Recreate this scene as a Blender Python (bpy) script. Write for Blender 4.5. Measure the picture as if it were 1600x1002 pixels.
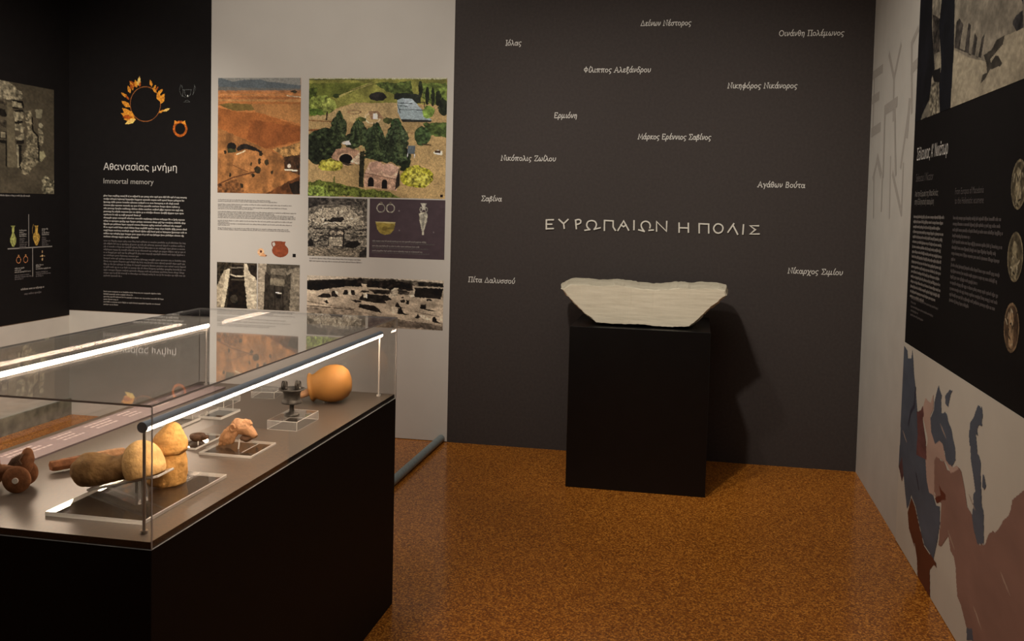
import bpy, bmesh, math, random
import numpy as np
from mathutils import Vector, Matrix

for o in list(bpy.data.objects):
    bpy.data.objects.remove(o)
S = bpy.context.scene
COL = S.collection

# ------------------------------------------------------------------ camera
cam_d = bpy.data.cameras.new('camera')
cam = bpy.data.objects.new('camera', cam_d)
COL.objects.link(cam)
Rv = Vector((0.98314047, 0.18123204, 0.02428526))
Uv = Vector((-0.03328577, 0.0467875, 0.99835013))
Fv = Vector((-0.17979678, 0.98232677, -0.05203113))
m = Matrix.Identity(4)
for i in range(3):
    m[i][0], m[i][1], m[i][2] = Rv[i], Uv[i], -Fv[i]
m[2][3] = 1.55
cam.matrix_world = m
cam_d.sensor_fit = 'HORIZONTAL'
cam_d.sensor_width = 36
cam_d.lens = 1421.01 * 36 / 1600
cam_d.shift_x = -28.93 / 1600
cam_d.shift_y = -105.96 / 1600
cam_d.clip_start = 0.02
S.camera = cam

# ------------------------------------------------------------------ world, lights, exposure
W = bpy.data.worlds.new('world')
S.world = W
W.use_nodes = True
W.node_tree.nodes['Background'].inputs[0].default_value = (1.0, 0.93, 0.84, 1)
W.node_tree.nodes['Background'].inputs[1].default_value = 0.03
S.view_settings.view_transform = 'Standard'
S.view_settings.look = 'None'
S.view_settings.gamma = 1
S.view_settings.use_curve_mapping = False
S.view_settings.exposure = 0.0
S.cycles.max_bounces = 10
S.cycles.transparent_max_bounces = 40
S.cycles.sample_clamp_indirect = 4.0
S.cycles.use_denoising = True
S.cycles.caustics_reflective = False
S.cycles.caustics_refractive = False


def spot(name, loc, aim, watts, deg, blend=0.7, col=(1, 0.86, 0.70), rad=0.06):
    d = bpy.data.lights.new(name, 'SPOT')
    d.energy = watts
    d.spot_size = math.radians(deg)
    d.spot_blend = blend
    d.color = col
    d.shadow_soft_size = rad
    o = bpy.data.objects.new(name, d)
    COL.objects.link(o)
    o.location = loc
    o.rotation_euler = (Vector(aim) - Vector(loc)).to_track_quat('-Z', 'Y').to_euler()
    return o


def area(name, loc, aim, watts, sx, sy, col=(1, 0.88, 0.74)):
    d = bpy.data.lights.new(name, 'AREA')
    d.shape = 'RECTANGLE'
    d.size, d.size_y = sx, sy
    d.energy = watts
    d.color = col
    o = bpy.data.objects.new(name, d)
    COL.objects.link(o)
    o.location = loc
    o.rotation_euler = (Vector(aim) - Vector(loc)).to_track_quat('-Z', 'Y').to_euler()
    return o


WARM = (1, 0.925, 0.83)
spot('spotlight_stone', (-0.78, 2.5, 3.22), (-0.25, 5.4, 1.45), 225, 64, 1.0, WARM, 0.07)
spot('spotlight_photo_wall', (-2.4, 2.9, 3.22), (-2.45, 5.65, 2.2), 135, 80, 0.9, WARM)
spot('spotlight_left_wall', (-2.2, 2.9, 3.22), (-4.3, 5.1, 0.5), 450, 76, 0.9, WARM)
spot('spotlight_right_wall', (-0.9, 3.3, 3.22), (0.98, 4.6, 1.2), 62, 85, 0.9, WARM)
area('ceiling_fill_light', (-1.0, 2.6, 3.28), (-1.0, 2.6, 0), 42, 3.5, 3.5, WARM)  # added area fill for general brightness, no real fixture

# outlines measured on the walls, in metres
SEA = [(4.51, 0.936), (4.428, 0.922), (4.408, 0.889), (4.346, 0.899), (4.335, 0.942), (4.311, 0.911), (4.279, 0.835), (4.237, 0.78), (4.206, 0.718), (4.181, 0.678), (4.098, 0.608), (3.998, 0.525), (4.033, 0.558), (4.0, 0.501), (3.966, 0.436), (3.869, 0.418), (3.814, 0.393), (3.758, 0.406), (3.746, 0.339), (3.77, 0.259), (3.814, 0.175), (3.971, 0.174), (4.07, 0.227), (4.15, 0.279), (4.227, 0.3), (4.265, 0.241), (4.297, 0.213), (4.349, 0.279), (4.394, 0.343), (4.421, 0.305), (4.5, 0.355), (4.517, 0.504), (4.492, 0.45), (4.513, 0.75)]
REDB = [(4.227, 0.3), (4.15, 0.279), (4.07, 0.227), (3.971, 0.174), (3.814, 0.175), (3.774, 0.175), (3.761, 0.158), (3.805, 0.155), (3.862, 0.111), (3.835, -0.003), (4.053, -0.006), (4.079, 0.071), (4.138, 0.13), (4.115, 0.099), (4.246, 0.148), (4.284, 0.211)]
MAC = [(4.194, 0.684), (4.129, 0.707), (4.1, 0.735), (4.071, 0.697), (4.089, 0.677), (4.019, 0.6), (3.994, 0.526), (4.17, 0.5), (4.164, 0.592)]
PINK = [(4.108, 0.717), (4.064, 0.776), (3.977, 0.772), (3.934, 0.823), (3.922, 0.757), (3.967, 0.721), (3.947, 0.667), (3.877, 0.626), (3.814, 0.658), (3.765, 0.655), (3.731, 0.623), (3.692, 0.608), (3.619, 0.603), (3.555, 0.629), (3.536, 0.617), (3.632, 0.575), (3.717, 0.594), (3.849, 0.58), (3.875, 0.558), (3.853, 0.438), (3.819, 0.418), (3.869, 0.418), (3.93, 0.409), (3.979, 0.448), (4.011, 0.52), (4.014, 0.574), (3.997, 0.6), (4.002, 0.621), (4.077, 0.674)]
BLK = [(3.863, 0.874), (3.84, 0.853), (3.804, 0.839), (3.814, 0.817), (3.799, 0.769), (3.752, 0.787), (3.719, 0.782), (3.701, 0.761), (3.653, 0.742), (3.62, 0.707), (3.59, 0.685), (3.579, 0.64), (3.579, 0.639), (3.62, 0.606), (3.673, 0.603), (3.71, 0.608), (3.744, 0.639), (3.765, 0.655), (3.814, 0.658), (3.877, 0.626), (3.946, 0.662), (3.966, 0.716), (3.922, 0.757), (3.918, 0.79), (3.895, 0.831)]
AZOV = [(3.762, 0.848), (3.704, 0.882), (3.652, 0.887), (3.683, 0.864), (3.709, 0.809), (3.756, 0.814)]
CASP = [(3.343, 0.904), (3.314, 0.899), (3.301, 0.908), (3.284, 0.875), (3.292, 0.855), (3.282, 0.838), (3.324, 0.832), (3.339, 0.813), (3.321, 0.793), (3.35, 0.793), (3.336, 0.769), (3.319, 0.729), (3.308, 0.736), (3.276, 0.709), (3.277, 0.678), (3.264, 0.638), (3.246, 0.573), (3.224, 0.563), (3.204, 0.46), (3.273, 0.434), (3.322, 0.468), (3.352, 0.512), (3.343, 0.546), (3.349, 0.585), (3.33, 0.6), (3.359, 0.641), (3.397, 0.689), (3.415, 0.748), (3.419, 0.73), (3.434, 0.772), (3.427, 0.82), (3.386, 0.852), (3.368, 0.878)]
ISL = [(3.255, 0.685), (3.236, 0.681), (3.21, 0.65), (3.228, 0.632), (3.256, 0.636)]
LAND = [(3.875, 0.558), (3.849, 0.583), (3.772, 0.586), (3.726, 0.594), (3.686, 0.575), (3.6, 0.59), (3.538, 0.629), (3.496, 0.62), (3.447, 0.573), (3.407, 0.521), (3.368, 0.516), (3.352, 0.512), (3.322, 0.468), (3.273, 0.434), (3.204, 0.46), (3.189, 0.476), (3.168, 0.51), (3.126, 0.535), (3.106, 0.536), (3.067, 0.566), (3.036, 0.601), (2.992, 0.63), (2.973, 0.659), (2.966, 0.689), (2.878, 0.744)]
LAND2 = [(3.278, 0.094), (3.349, 0.107), (3.365, 0.116), (3.429, 0.155), (3.475, 0.165), (3.499, 0.216), (3.514, 0.258), (3.543, 0.286), (3.591, 0.29), (3.622, 0.332), (3.632, 0.327), (3.713, 0.26), (3.758, 0.248), (3.746, 0.339), (3.742, 0.422), (3.819, 0.418), (3.853, 0.438)]
LAKE = [(3.792, 0.485), (3.752, 0.475), (3.687, 0.477), (3.683, 0.456), (3.727, 0.442), (3.806, 0.401), (3.848, 0.414), (3.757, 0.453)]
BAY = [(3.349, 0.107), (3.285, 0.133), (3.266, 0.1), (3.342, 0.064)]
STONE= [(-0.738, 1.096), (-0.733, 1.111), (-0.716, 1.131), (-0.686, 1.151), (-0.608, 1.152), (-0.554, 1.147), (-0.46, 1.151), (-0.44, 1.156), (-0.343, 1.147), (-0.301, 1.141), (-0.222, 1.137), (-0.143, 1.143), (-0.104, 1.152), (-0.042, 1.154), (-0.029, 1.149), (0.026, 1.153), (0.045, 1.157), (0.122, 1.157), (0.158, 1.15), (0.167, 1.119), (0.166, 1.096), (0.151, 1.083), (0.123, 1.055), (0.088, 1.027), (0.063, 1.0), (0.02, 0.955), (0.001, 0.937), (-0.025, 0.916), (-0.064, 0.909), (-0.129, 0.906), (-0.211, 0.907), (-0.294, 0.913), (-0.436, 0.908), (-0.473, 0.911), (-0.541, 0.913), (-0.561, 0.931), (-0.603, 0.959), (-0.659, 1.008), (-0.694, 1.044), (-0.732, 1.086)]
rp_d1 = [(4.565, 2.642), (4.281, 2.573), (4.255, 2.375), (4.198, 2.244), (4.174, 2.175), (4.222, 2.138), (4.217, 2.055), (4.386, 1.975), (4.546, 1.964)]
rp_d2 = [(4.094, 2.528), (3.913, 2.484), (3.882, 2.201), (3.889, 1.978), (4.054, 1.975), (4.089, 2.109), (4.067, 2.159), (4.077, 2.213), (4.133, 2.351)]
rp_lit = [(3.884, 2.209), (3.656, 2.14), (3.466, 2.097), (3.269, 2.143), (3.086, 2.137), (3.06, 1.968), (3.889, 1.978)]
rp_sh = [(3.263, 2.147), (3.348, 2.147), (3.392, 2.123), (3.483, 2.116), (3.449, 2.084), (3.436, 2.051), (3.487, 2.049), (3.505, 2.022), (3.455, 2.031), (3.402, 2.055), (3.293, 2.051), (3.275, 2.057), (3.319, 2.089), (3.353, 2.095), (3.398, 2.076), (3.407, 2.09), (3.278, 2.12)]
rp_st = [(3.875, 2.21), (3.865, 2.308), (3.821, 2.314), (3.763, 2.278), (3.801, 2.195), (3.729, 2.175), (3.695, 2.274), (3.66, 2.258), (3.675, 2.152), (3.641, 2.142), (3.606, 2.22), (3.571, 2.195), (3.592, 2.134), (3.551, 2.118), (3.516, 2.185), (3.482, 2.196), (3.512, 2.112)]
rp_fl = [(4.123, 2.24), (4.077, 2.213), (4.068, 2.164), (4.174, 2.175), (4.16, 2.211)]
rp_b = [(4.228, 2.172), (4.079, 2.166), (4.067, 2.101), (4.175, 2.121)]
rp_ring = [(4.22, 2.127), (4.089, 2.109), (4.065, 1.979), (4.225, 1.982), (4.248, 2.042)]
rp_c = [(3.187, 2.177), (3.154, 2.19), (3.094, 2.194), (3.086, 2.137), (3.145, 2.137), (3.185, 2.165)]
rp_top = [(3.139, 2.251), (3.101, 2.243), (3.097, 2.21)]
TITLE=[
('Ε', [[(-0.937, 1.461), (-0.893, 1.463)], [(-0.937, 1.461), (-0.936, 1.404)], [(-0.937, 1.434), (-0.902, 1.435)], [(-0.936, 1.405), (-0.892, 1.408)]]) ,
('Υ', [[(-0.857, 1.465), (-0.827, 1.44), (-0.8, 1.467)], [(-0.827, 1.44), (-0.822, 1.412)]]) ,
('Ρ', [[(-0.752, 1.464), (-0.746, 1.412)], [(-0.752, 1.464), (-0.734, 1.469), (-0.72, 1.463), (-0.72, 1.45), (-0.73, 1.442), (-0.748, 1.437)]]) ,
('Ω', [[(-0.691, 1.403), (-0.662, 1.408)], [(-0.662, 1.408), (-0.677, 1.423), (-0.681, 1.441), (-0.673, 1.457), (-0.652, 1.464), (-0.631, 1.459), (-0.621, 1.443), (-0.624, 1.425), (-0.633, 1.411)], [(-0.633, 1.411), (-0.597, 1.421)]]) ,
('Π', [[(-0.57, 1.406), (-0.571, 1.467), (-0.517, 1.466), (-0.516, 1.428), (-0.502, 1.408)]]) ,
('Α', [[(-0.486, 1.408), (-0.452, 1.468), (-0.42, 1.412)], [(-0.468, 1.442), (-0.451, 1.432), (-0.437, 1.443)]]) ,
('Ι', [[(-0.388, 1.47), (-0.387, 1.416)]]) ,
('Ω', [[(-0.357, 1.415), (-0.324, 1.407)], [(-0.324, 1.407), (-0.339, 1.428), (-0.343, 1.446), (-0.335, 1.462), (-0.316, 1.469), (-0.297, 1.462), (-0.288, 1.446), (-0.29, 1.43)], [(-0.294, 1.414), (-0.269, 1.417)]]) ,
('Ν', [[(-0.248, 1.411), (-0.25, 1.469), (-0.188, 1.411), (-0.188, 1.471)]]) ,
('Η', [[(-0.113, 1.463), (-0.111, 1.408)], [(-0.112, 1.435), (-0.056, 1.435)], [(-0.057, 1.463), (-0.055, 1.41)]]) ,
('Π', [[(0.01, 1.408), (0.008, 1.463), (0.065, 1.462), (0.067, 1.409)]]) ,
('Ο', [[(0.151, 1.438), (0.149, 1.427), (0.144, 1.418), (0.135, 1.412), (0.125, 1.409), (0.114, 1.411), (0.105, 1.417), (0.099, 1.426), (0.096, 1.436), (0.098, 1.447), (0.104, 1.456), (0.112, 1.463), (0.123, 1.465), (0.133, 1.463), (0.142, 1.458), (0.149, 1.449), (0.151, 1.438)]]) ,
('Λ', [[(0.182, 1.417), (0.214, 1.468)], [(0.2095, 1.4605), (0.239, 1.406)]]) ,
('Ι', [[(0.272, 1.463), (0.27, 1.408)]]) ,
('Σ', [[(0.36, 1.46), (0.311, 1.459), (0.343, 1.436), (0.313, 1.409), (0.365, 1.411)]]) ,
]
SHADOW_STROKES=[
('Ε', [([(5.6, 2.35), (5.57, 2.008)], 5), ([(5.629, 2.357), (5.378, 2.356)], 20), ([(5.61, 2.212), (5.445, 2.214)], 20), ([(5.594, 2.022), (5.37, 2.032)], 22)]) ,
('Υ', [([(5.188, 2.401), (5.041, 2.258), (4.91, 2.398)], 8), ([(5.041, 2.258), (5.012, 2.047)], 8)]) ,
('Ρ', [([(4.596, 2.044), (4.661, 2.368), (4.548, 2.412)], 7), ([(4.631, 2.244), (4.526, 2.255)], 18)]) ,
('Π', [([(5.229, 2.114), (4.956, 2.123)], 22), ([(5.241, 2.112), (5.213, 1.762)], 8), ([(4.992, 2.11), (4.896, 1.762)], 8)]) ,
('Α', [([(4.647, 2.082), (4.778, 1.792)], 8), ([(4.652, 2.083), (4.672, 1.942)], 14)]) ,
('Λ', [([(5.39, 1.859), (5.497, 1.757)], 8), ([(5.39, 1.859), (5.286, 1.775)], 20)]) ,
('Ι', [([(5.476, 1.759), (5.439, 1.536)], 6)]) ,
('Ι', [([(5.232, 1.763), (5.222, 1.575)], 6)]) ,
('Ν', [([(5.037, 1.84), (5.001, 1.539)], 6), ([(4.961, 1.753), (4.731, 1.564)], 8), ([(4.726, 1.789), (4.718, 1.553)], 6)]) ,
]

D = 5.653      # front face of the back wall panels
XR = 0.976     # front face of the right wall panels
XL = -4.307    # front face of the left wall panels
ZC = 3.3
ZT = 0.818     # top of the board inside the display case
WLOC = {}


# ------------------------------------------------------------------ helpers
def thing(name, label, cat, loc, group=None):
    o = bpy.data.objects.new(name, None)
    o.empty_display_size = 0.05
    COL.objects.link(o)
    o.location = loc
    o['label'], o['category'] = label, cat
    if group:
        o['group'] = group
    WLOC[o.name] = Vector(loc)
    return o


def finish(me, name, mats, parent=None, smooth=False, label=None):
    if not isinstance(mats, (list, tuple)):
        mats = [mats]
    for mt in mats:
        me.materials.append(mt)
    o = bpy.data.objects.new(name, me)
    COL.objects.link(o)
    if parent is not None:
        L = WLOC[parent.name]
        WLOC[o.name] = L
        me.transform(Matrix.Translation(-L))
        o.parent = parent
    if smooth:
        for p in me.polygons:
            p.use_smooth = True
    if label:
        o['label'] = label
    return o


def obj(name, bm, mats, parent=None, smooth=False, label=None):
    bmesh.ops.recalc_face_normals(bm, faces=bm.faces)
    me = bpy.data.meshes.new(name)
    bm.to_mesh(me)
    bm.free()
    return finish(me, name, mats, parent, smooth, label)


def tag(o, label, cat, group=None):
    """a thing that is one mesh: put its origin at its base, then name it"""
    vs = [v.co for v in o.data.vertices]
    lo = Vector([min(v[i] for v in vs) for i in range(3)])
    hi = Vector([max(v[i] for v in vs) for i in range(3)])
    b = Vector(((lo[0] + hi[0]) / 2, (lo[1] + hi[1]) / 2, lo[2]))
    o.data.transform(Matrix.Translation(-b))
    o.location = b
    WLOC[o.name] = b
    o['label'], o['category'] = label, cat
    if group:
        o['group'] = group
    return o


def struct(name, bm, mats):
    o = obj(name, bm, mats)
    o['kind'] = 'structure'
    return o


def box(bm, x0, x1, y0, y1, z0, z1, bev=0.0, seg=2, bmat=None):
    vs = [bm.verts.new((x, y, z)) for x in (x0, x1) for y in (y0, y1) for z in (z0, z1)]
    fs = [bm.faces.new([vs[i] for i in q]) for q in
          ((0, 1, 3, 2), (4, 6, 7, 5), (0, 4, 5, 1), (2, 3, 7, 6), (0, 2, 6, 4), (1, 5, 7, 3))]
    bmesh.ops.recalc_face_normals(bm, faces=fs)
    if bev:
        es = list({e for f in fs for e in f.edges})
        r = bmesh.ops.bevel(bm, geom=es, offset=bev, segments=seg, affect='EDGES', profile=0.5)
        if bmat is not None:
            for f in r['faces']:
                f.material_index = bmat
    return vs


def bx(x0, x1, y0, y1, z0, z1, bev=0.0, seg=2):
    bm = bmesh.new()
    box(bm, x0, x1, y0, y1, z0, z1, bev, seg)
    return bm


def frame_of(d):
    d = Vector(d).normalized()
    a = Vector((0, 0, 1)) if abs(d.z) < 0.9 else Vector((1, 0, 0))
    u = d.cross(a).normalized()
    return d, u, d.cross(u).normalized()


def tube(bm, pts, radii, n=12, cap=True, flat=1.0):
    pts = [Vector(p) for p in pts]
    if not isinstance(radii, (list, tuple)):
        radii = [radii] * len(pts)
    rings = []
    u = None
    for i, p in enumerate(pts):
        t = (pts[min(i + 1, len(pts) - 1)] - pts[max(i - 1, 0)]).normalized()
        if u is None:
            _, u, v = frame_of(t)
        else:
            u = (u - t * u.dot(t)).normalized()
            v = t.cross(u)
        rings.append([bm.verts.new(p + (u * math.cos(a) + v * math.sin(a) * flat) * radii[i])
                      for a in [2 * math.pi * k / n for k in range(n)]])
    for a, b in zip(rings, rings[1:]):
        for k in range(n):
            bm.faces.new((a[k], a[(k + 1) % n], b[(k + 1) % n], b[k]))
    if cap:
        bm.faces.new(rings[0][::-1])
        bm.faces.new(rings[-1])
    return rings


def lathe(bm, prof, origin=(0, 0, 0), axis=(0, 0, 1), n=32, shift=None):
    """prof: (r, s) along axis; r == 0 closes with a point"""
    d, u, v = frame_of(axis)
    o = Vector(origin)
    prev = None
    for i, (r, s) in enumerate(prof):
        c = o + d * s + (Vector(shift(s)) if shift else Vector())
        if r <= 1e-6:
            ring = [bm.verts.new(c)]
        else:
            ring = [bm.verts.new(c + (u * math.cos(a) + v * math.sin(a)) * r)
                    for a in [2 * math.pi * k / n for k in range(n)]]
        if prev:
            if len(prev) == 1 and len(ring) > 1:
                for k in range(n):
                    bm.faces.new((prev[0], ring[(k + 1) % n], ring[k]))
            elif len(ring) == 1 and len(prev) > 1:
                for k in range(n):
                    bm.faces.new((prev[k], prev[(k + 1) % n], ring[0]))
            elif len(ring) > 1:
                for k in range(n):
                    bm.faces.new((prev[k], prev[(k + 1) % n], ring[(k + 1) % n], ring[k]))
        prev = ring


def ellipsoid(bm, c, r, rot=None, sub=3):
    g = bmesh.ops.create_icosphere(bm, subdivisions=sub, radius=1)
    M = Matrix.Translation(Vector(c)) @ (rot.to_4x4() if rot else Matrix.Identity(4)) @ Matrix.Diagonal((*r, 1))
    bmesh.ops.transform(bm, matrix=M, verts=g['verts'])


def rough_up(o, voxel, strength, scale, mid=0.5):
    r = o.modifiers.new('merge', 'REMESH')
    r.mode = 'VOXEL'
    r.voxel_size = voxel
    r.use_smooth_shade = True
    s = o.modifiers.new('soften', 'SMOOTH')
    s.iterations = 4
    tx = bpy.data.textures.new(o.name + '_lumps', 'CLOUDS')
    tx.noise_scale = scale
    tx.noise_depth = 3
    d = o.modifiers.new('lumps', 'DISPLACE')
    d.texture = tx
    d.texture_coords = 'LOCAL'
    d.strength = strength
    d.mid_level = mid


class Plane:
    """flat surface of a wall: origin, right and up unit vectors, outward normal"""
    def __init__(self, kind):
        self.kind = kind

    def at(self, a, z, off=0.0):
        if self.kind == 'back':
            return (a, D - off, z)
        if self.kind == 'right':
            return (XR - off, a, z)
        if self.kind == 'left':
            return (XL + off, a, z)
        return (a, z, self.kind + off)      # horizontal surface at a height


BACK, RIGHT, LEFT = Plane('back'), Plane('right'), Plane('left')


def smooth_pts(pts, n=5):
    if len(pts) < 3:
        return pts
    out = []
    closed = pts[0] == pts[-1]
    P = pts
    for i in range(len(P) - 1):
        p0 = P[i - 1] if i > 0 else (P[-2] if closed else P[0])
        p1, p2 = P[i], P[i + 1]
        p3 = P[i + 2] if i + 2 < len(P) else (P[1] if closed else P[-1])
        for k in range(n):
            t = k / n
            out.append(tuple(0.5 * (2 * p1[j] + (p2[j] - p0[j]) * t + (2 * p0[j] - 5 * p1[j] + 4 * p2[j] - p3[j]) * t * t
                                    + (3 * p1[j] - p0[j] - 3 * p2[j] + p3[j]) * t ** 3) for j in (0, 1)))
    out.append(P[-1])
    return out


def ribbon(bm, plane, pts, w, off, depth=0.0):
    """a stroke of width w along pts on a plane, mitred; depth > 0 makes it solid"""
    n = len(pts)
    L, R = [], []
    closed = n > 3 and (Vector(pts[0]) - Vector(pts[-1])).length < 1e-6
    for i in range(n):
        p = Vector(pts[i])
        a = Vector(pts[i - 1]) if i > 0 else (Vector(pts[-2]) if closed else p)
        b = Vector(pts[i + 1]) if i < n - 1 else (Vector(pts[1]) if closed else p)
        end = not closed and i in (0, n - 1)
        if end:
            nrm = b - a
        else:
            d1, d2 = (p - a).normalized(), (b - p).normalized()
            nrm = d1 + d2
            if nrm.length < 0.2:
                nrm = d1
        nrm = nrm.normalized() if nrm.length else Vector((1, 0))
        perp = Vector((-nrm.y, nrm.x))
        k = 1.0
        if not end:
            k = min(1.6, 1 / max(0.5, abs(perp.dot(Vector((-d1.y, d1.x))))))
        e = nrm * (w / 2) * (-1 if i == 0 else 1) if end else Vector((0, 0))
        L.append(p + perp * w / 2 * k + e)
        R.append(p - perp * w / 2 * k + e)

    def mk(o, step=0.0):
        return ([bm.verts.new(plane.at(q.x, q.y, o + step * i)) for i, q in enumerate(L)],
                [bm.verts.new(plane.at(q.x, q.y, o + step * i)) for i, q in enumerate(R)])
    l, r = mk(off + depth, 0.0 if depth else 1.2e-5)
    for i in range(n - 1):
        bm.faces.new((l[i], l[i + 1], r[i + 1], r[i]))
    if depth:
        l2, r2 = mk(off)
        for i in range(n - 1):
            bm.faces.new((l2[i], r2[i], r2[i + 1], l2[i + 1]))
            bm.faces.new((l[i], l2[i], l2[i + 1], l[i + 1]))
            bm.faces.new((r[i], r[i + 1], r2[i + 1], r2[i]))
        bm.faces.new((l[0], r[0], r2[0], l2[0]))
        bm.faces.new((l[-1], l2[-1], r2[-1], r[-1]))


def quad(bm, plane, a0, a1, z0, z1, off, skew=0.0):
    vs = [bm.verts.new(plane.at(a, z, off)) for a, z in ((a0, z0), (a1, z0), (a1 + skew, z1), (a0 + skew, z1))]
    bm.faces.new(vs)


def small_print(bm, plane, a0, a1, ztop, pitch, xh, fr, off=0.0024, seed=1, lw=0.62):
    """rows of tiny letter marks; fr = filled fraction of each row (0 leaves a gap)"""
    rnd = random.Random(seed)
    sg = 1 if a1 > a0 else -1
    for i, f in enumerate(fr):
        z = ztop - i * pitch - xh
        a, end = 0.0, abs(a1 - a0) * f
        while a < end:
            for k in range(rnd.choice((2, 3, 4, 5, 6, 7, 8, 9, 10))):
                w = xh * lw * rnd.choice((0.6, 1, 1, 1.1))
                if a + w > end:
                    a = end + 1
                    break
                h = xh * rnd.choice((1, 1, 1, 1, 1.45))
                dz = rnd.choice((0, 0, 0, 0, -0.35)) * xh
                p = [a0 + sg * a, a0 + sg * (a + w)]
                quad(bm, plane, p[0], p[1], z + dz, z + h, off)
                a += w + xh * 0.14
            a += xh * 0.5


# ------------------------------------------------------------------ Greek letter strokes (x height 1, capitals 1.5)
def loop(cx, cy, rx, ry, n=14):
    return [(cx + rx * math.cos(2 * math.pi * k / n), cy + ry * math.sin(2 * math.pi * k / n)) for k in range(n)] + [(cx + rx, cy)]


O_ = loop(.45, .48, .4, .46)
LOW = {
    'α': (1.1, [[(.95, .98), (.82, .3), (.45, .0), (.1, .25), (.12, .72), (.45, .98), (.75, .6), (.9, .08), (1.1, .06)]]),
    'ο': (.95, [O_]),
    'ς': (.9, [[(.82, .95), (.5, 1.0), (.12, .68), (.2, .28), (.6, .12), (.66, -.18), (.36, -.42)]]),
    'ε': (.85, [[(.75, .9), (.4, 1.0), (.14, .76), (.5, .54), (.1, .28), (.36, .0), (.8, .14)]]),
    'ι': (.48, [[(.2, 1.0), (.14, .3), (.26, .02), (.46, .1)]]),
    'ν': (.9, [[(.08, 1.0), (.2, .75), (.3, .06), (.7, .5), (.76, 1.0)]]),
    'ω': (1.3, [[(.28, 1.0), (.05, .5), (.2, .04), (.48, .12), (.6, .62), (.64, .12), (.92, .03), (1.2, .45), (1.04, 1.0)]]),
    'σ': (1.05, [loop(.42, .44, .38, .42), [(.42, .9), (1.1, .98)]]),
    'τ': (.9, [[(.0, .82), (.25, 1.0), (.9, .95)], [(.48, .97), (.4, .3), (.52, .02), (.7, .1)]]),
    'ρ': (1.0, [[(.02, -.5), (.15, .4), (.28, .86), (.6, 1.0), (.88, .58), (.6, .04), (.2, .2)]]),
    'θ': (.92, [loop(.42, .75, .34, .75), [(.1, .75), (.74, .75)]]),
    'η': (.95, [[(.06, .9), (.2, .9), (.18, .0)], [(.2, .6), (.5, 1.0), (.78, .8), (.72, .0), (.66, -.4)]]),
    'π': (1.25, [[(.0, .8), (.28, 1.0), (1.2, .97)], [(.4, .97), (.3, .0)], [(.85, .97), (.8, .2), (1.0, .03)]]),
    'μ': (1.2, [[(.18, 1.0), (.02, -.5)], [(.1, .3), (.34, .0), (.68, .3), (.8, 1.0)], [(.74, .3), (.88, .02), (1.1, .12)]]),
    'φ': (1.15, [loop(.55, .48, .46, .46), [(.72, 1.45), (.42, -.5)]]),
    'ξ': (.85, [[(.7, 1.45), (.3, 1.5), (.2, 1.25), (.7, 1.2), (.2, 1.0), (.24, .7), (.66, .68), (.1, .45), (.2, .1), (.65, -.02), (.68, -.25), (.4, -.42)]]),
    'δ': (.95, [O_, [(.75, .75), (.4, 1.2), (.55, 1.55), (.95, 1.4)]]),
    'υ': (1.0, [[(.06, .95), (.18, .85), (.18, .25), (.45, .0), (.82, .35), (.88, 1.0)]]),
    'κ': (.95, [[(.18, 1.0), (.1, .0)], [(.8, .98), (.16, .5), (.5, .22), (.9, .03)]]),
    'γ': (.95, [[(.0, .85), (.2, .95), (.5, .1), (.38, -.48)], [(.92, 1.0), (.5, .1)]]),
    'β': (.95, [[(.0, -.5), (.14, .8), (.42, 1.4), (.74, 1.15), (.4, .76), (.84, .45), (.56, .0), (.18, .15)]]),
    'χ': (1.0, [[(.0, .95), (.25, .9), (.65, -.4), (.95, -.38)], [(.95, 1.0), (.02, -.45)]]),
    'λ': (1.0, [[(.12, 1.42), (.32, 1.35), (.78, .1), (1.0, .05)], [(.5, .82), (.02, .0)]]),
}
ACC = {'ό': 'ο', 'έ': 'ε', 'ί': 'ι', 'ά': 'α', 'ύ': 'υ'}
CAP = {
    'Ι': (.5, [[(.25, 1.5), (.25, 0)], [(.05, 1.5), (.45, 1.5)], [(.05, 0), (.45, 0)]]),
    'Δ': (1.35, [[(.05, .03), (.65, 1.5), (1.25, .03), (.05, .03)]]),
    'Ν': (1.35, [[(.15, 0), (.15, 1.5), (1.15, 0), (1.15, 1.5)], [(.0, 0), (.32, 0)], [(1.0, 1.5), (1.32, 1.5)]]),
    'Ο': (1.45, [loop(.7, .75, .64, .74, 20)]),
    'Π': (1.35, [[(.2, 0), (.2, 1.5), (1.1, 1.5), (1.1, 0)], [(.0, 1.5), (1.3, 1.5)], [(.0, 0), (.4, 0)], [(.9, 0), (1.3, 0)]]),
    'Φ': (1.4, [loop(.65, .78, .56, .46, 16), [(.65, 1.55), (.65, 0)]]),
    'Α': (1.4, [[(.05, 0), (.65, 1.5), (1.25, 0)], [(.3, .5), (1.02, .5)], [(-.1, 0), (.2, 0)], [(1.1, 0), (1.4, 0)]]),
    'Ε': (1.15, [[(1.0, 1.3), (1.0, 1.5), (.15, 1.5), (.15, 0), (1.05, 0), (1.05, .2)], [(.15, .78), (.8, .78)]]),
    'Μ': (1.65, [[(.1, 0), (.25, 1.5), (.8, .25), (1.35, 1.5), (1.5, 0)], [(-.05, 0), (.25, 0)], [(1.35, 0), (1.65, 0)]]),
    'Σ': (1.25, [[(1.1, 1.2), (1.1, 1.5), (.1, 1.5), (.7, .78), (.08, 0), (1.15, 0), (1.2, .3)]]),
    'Ζ': (1.2, [[(.12, 1.25), (.12, 1.5), (1.05, 1.5), (.08, 0), (1.1, 0), (1.1, .25)]]),
    'Β': (1.15, [[(.15, 0), (.15, 1.5), (.7, 1.5), (.9, 1.2), (.65, .82), (.15, .82)], [(.65, .82), (1.0, .45), (.75, 0), (.15, 0)]]),
}


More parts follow.
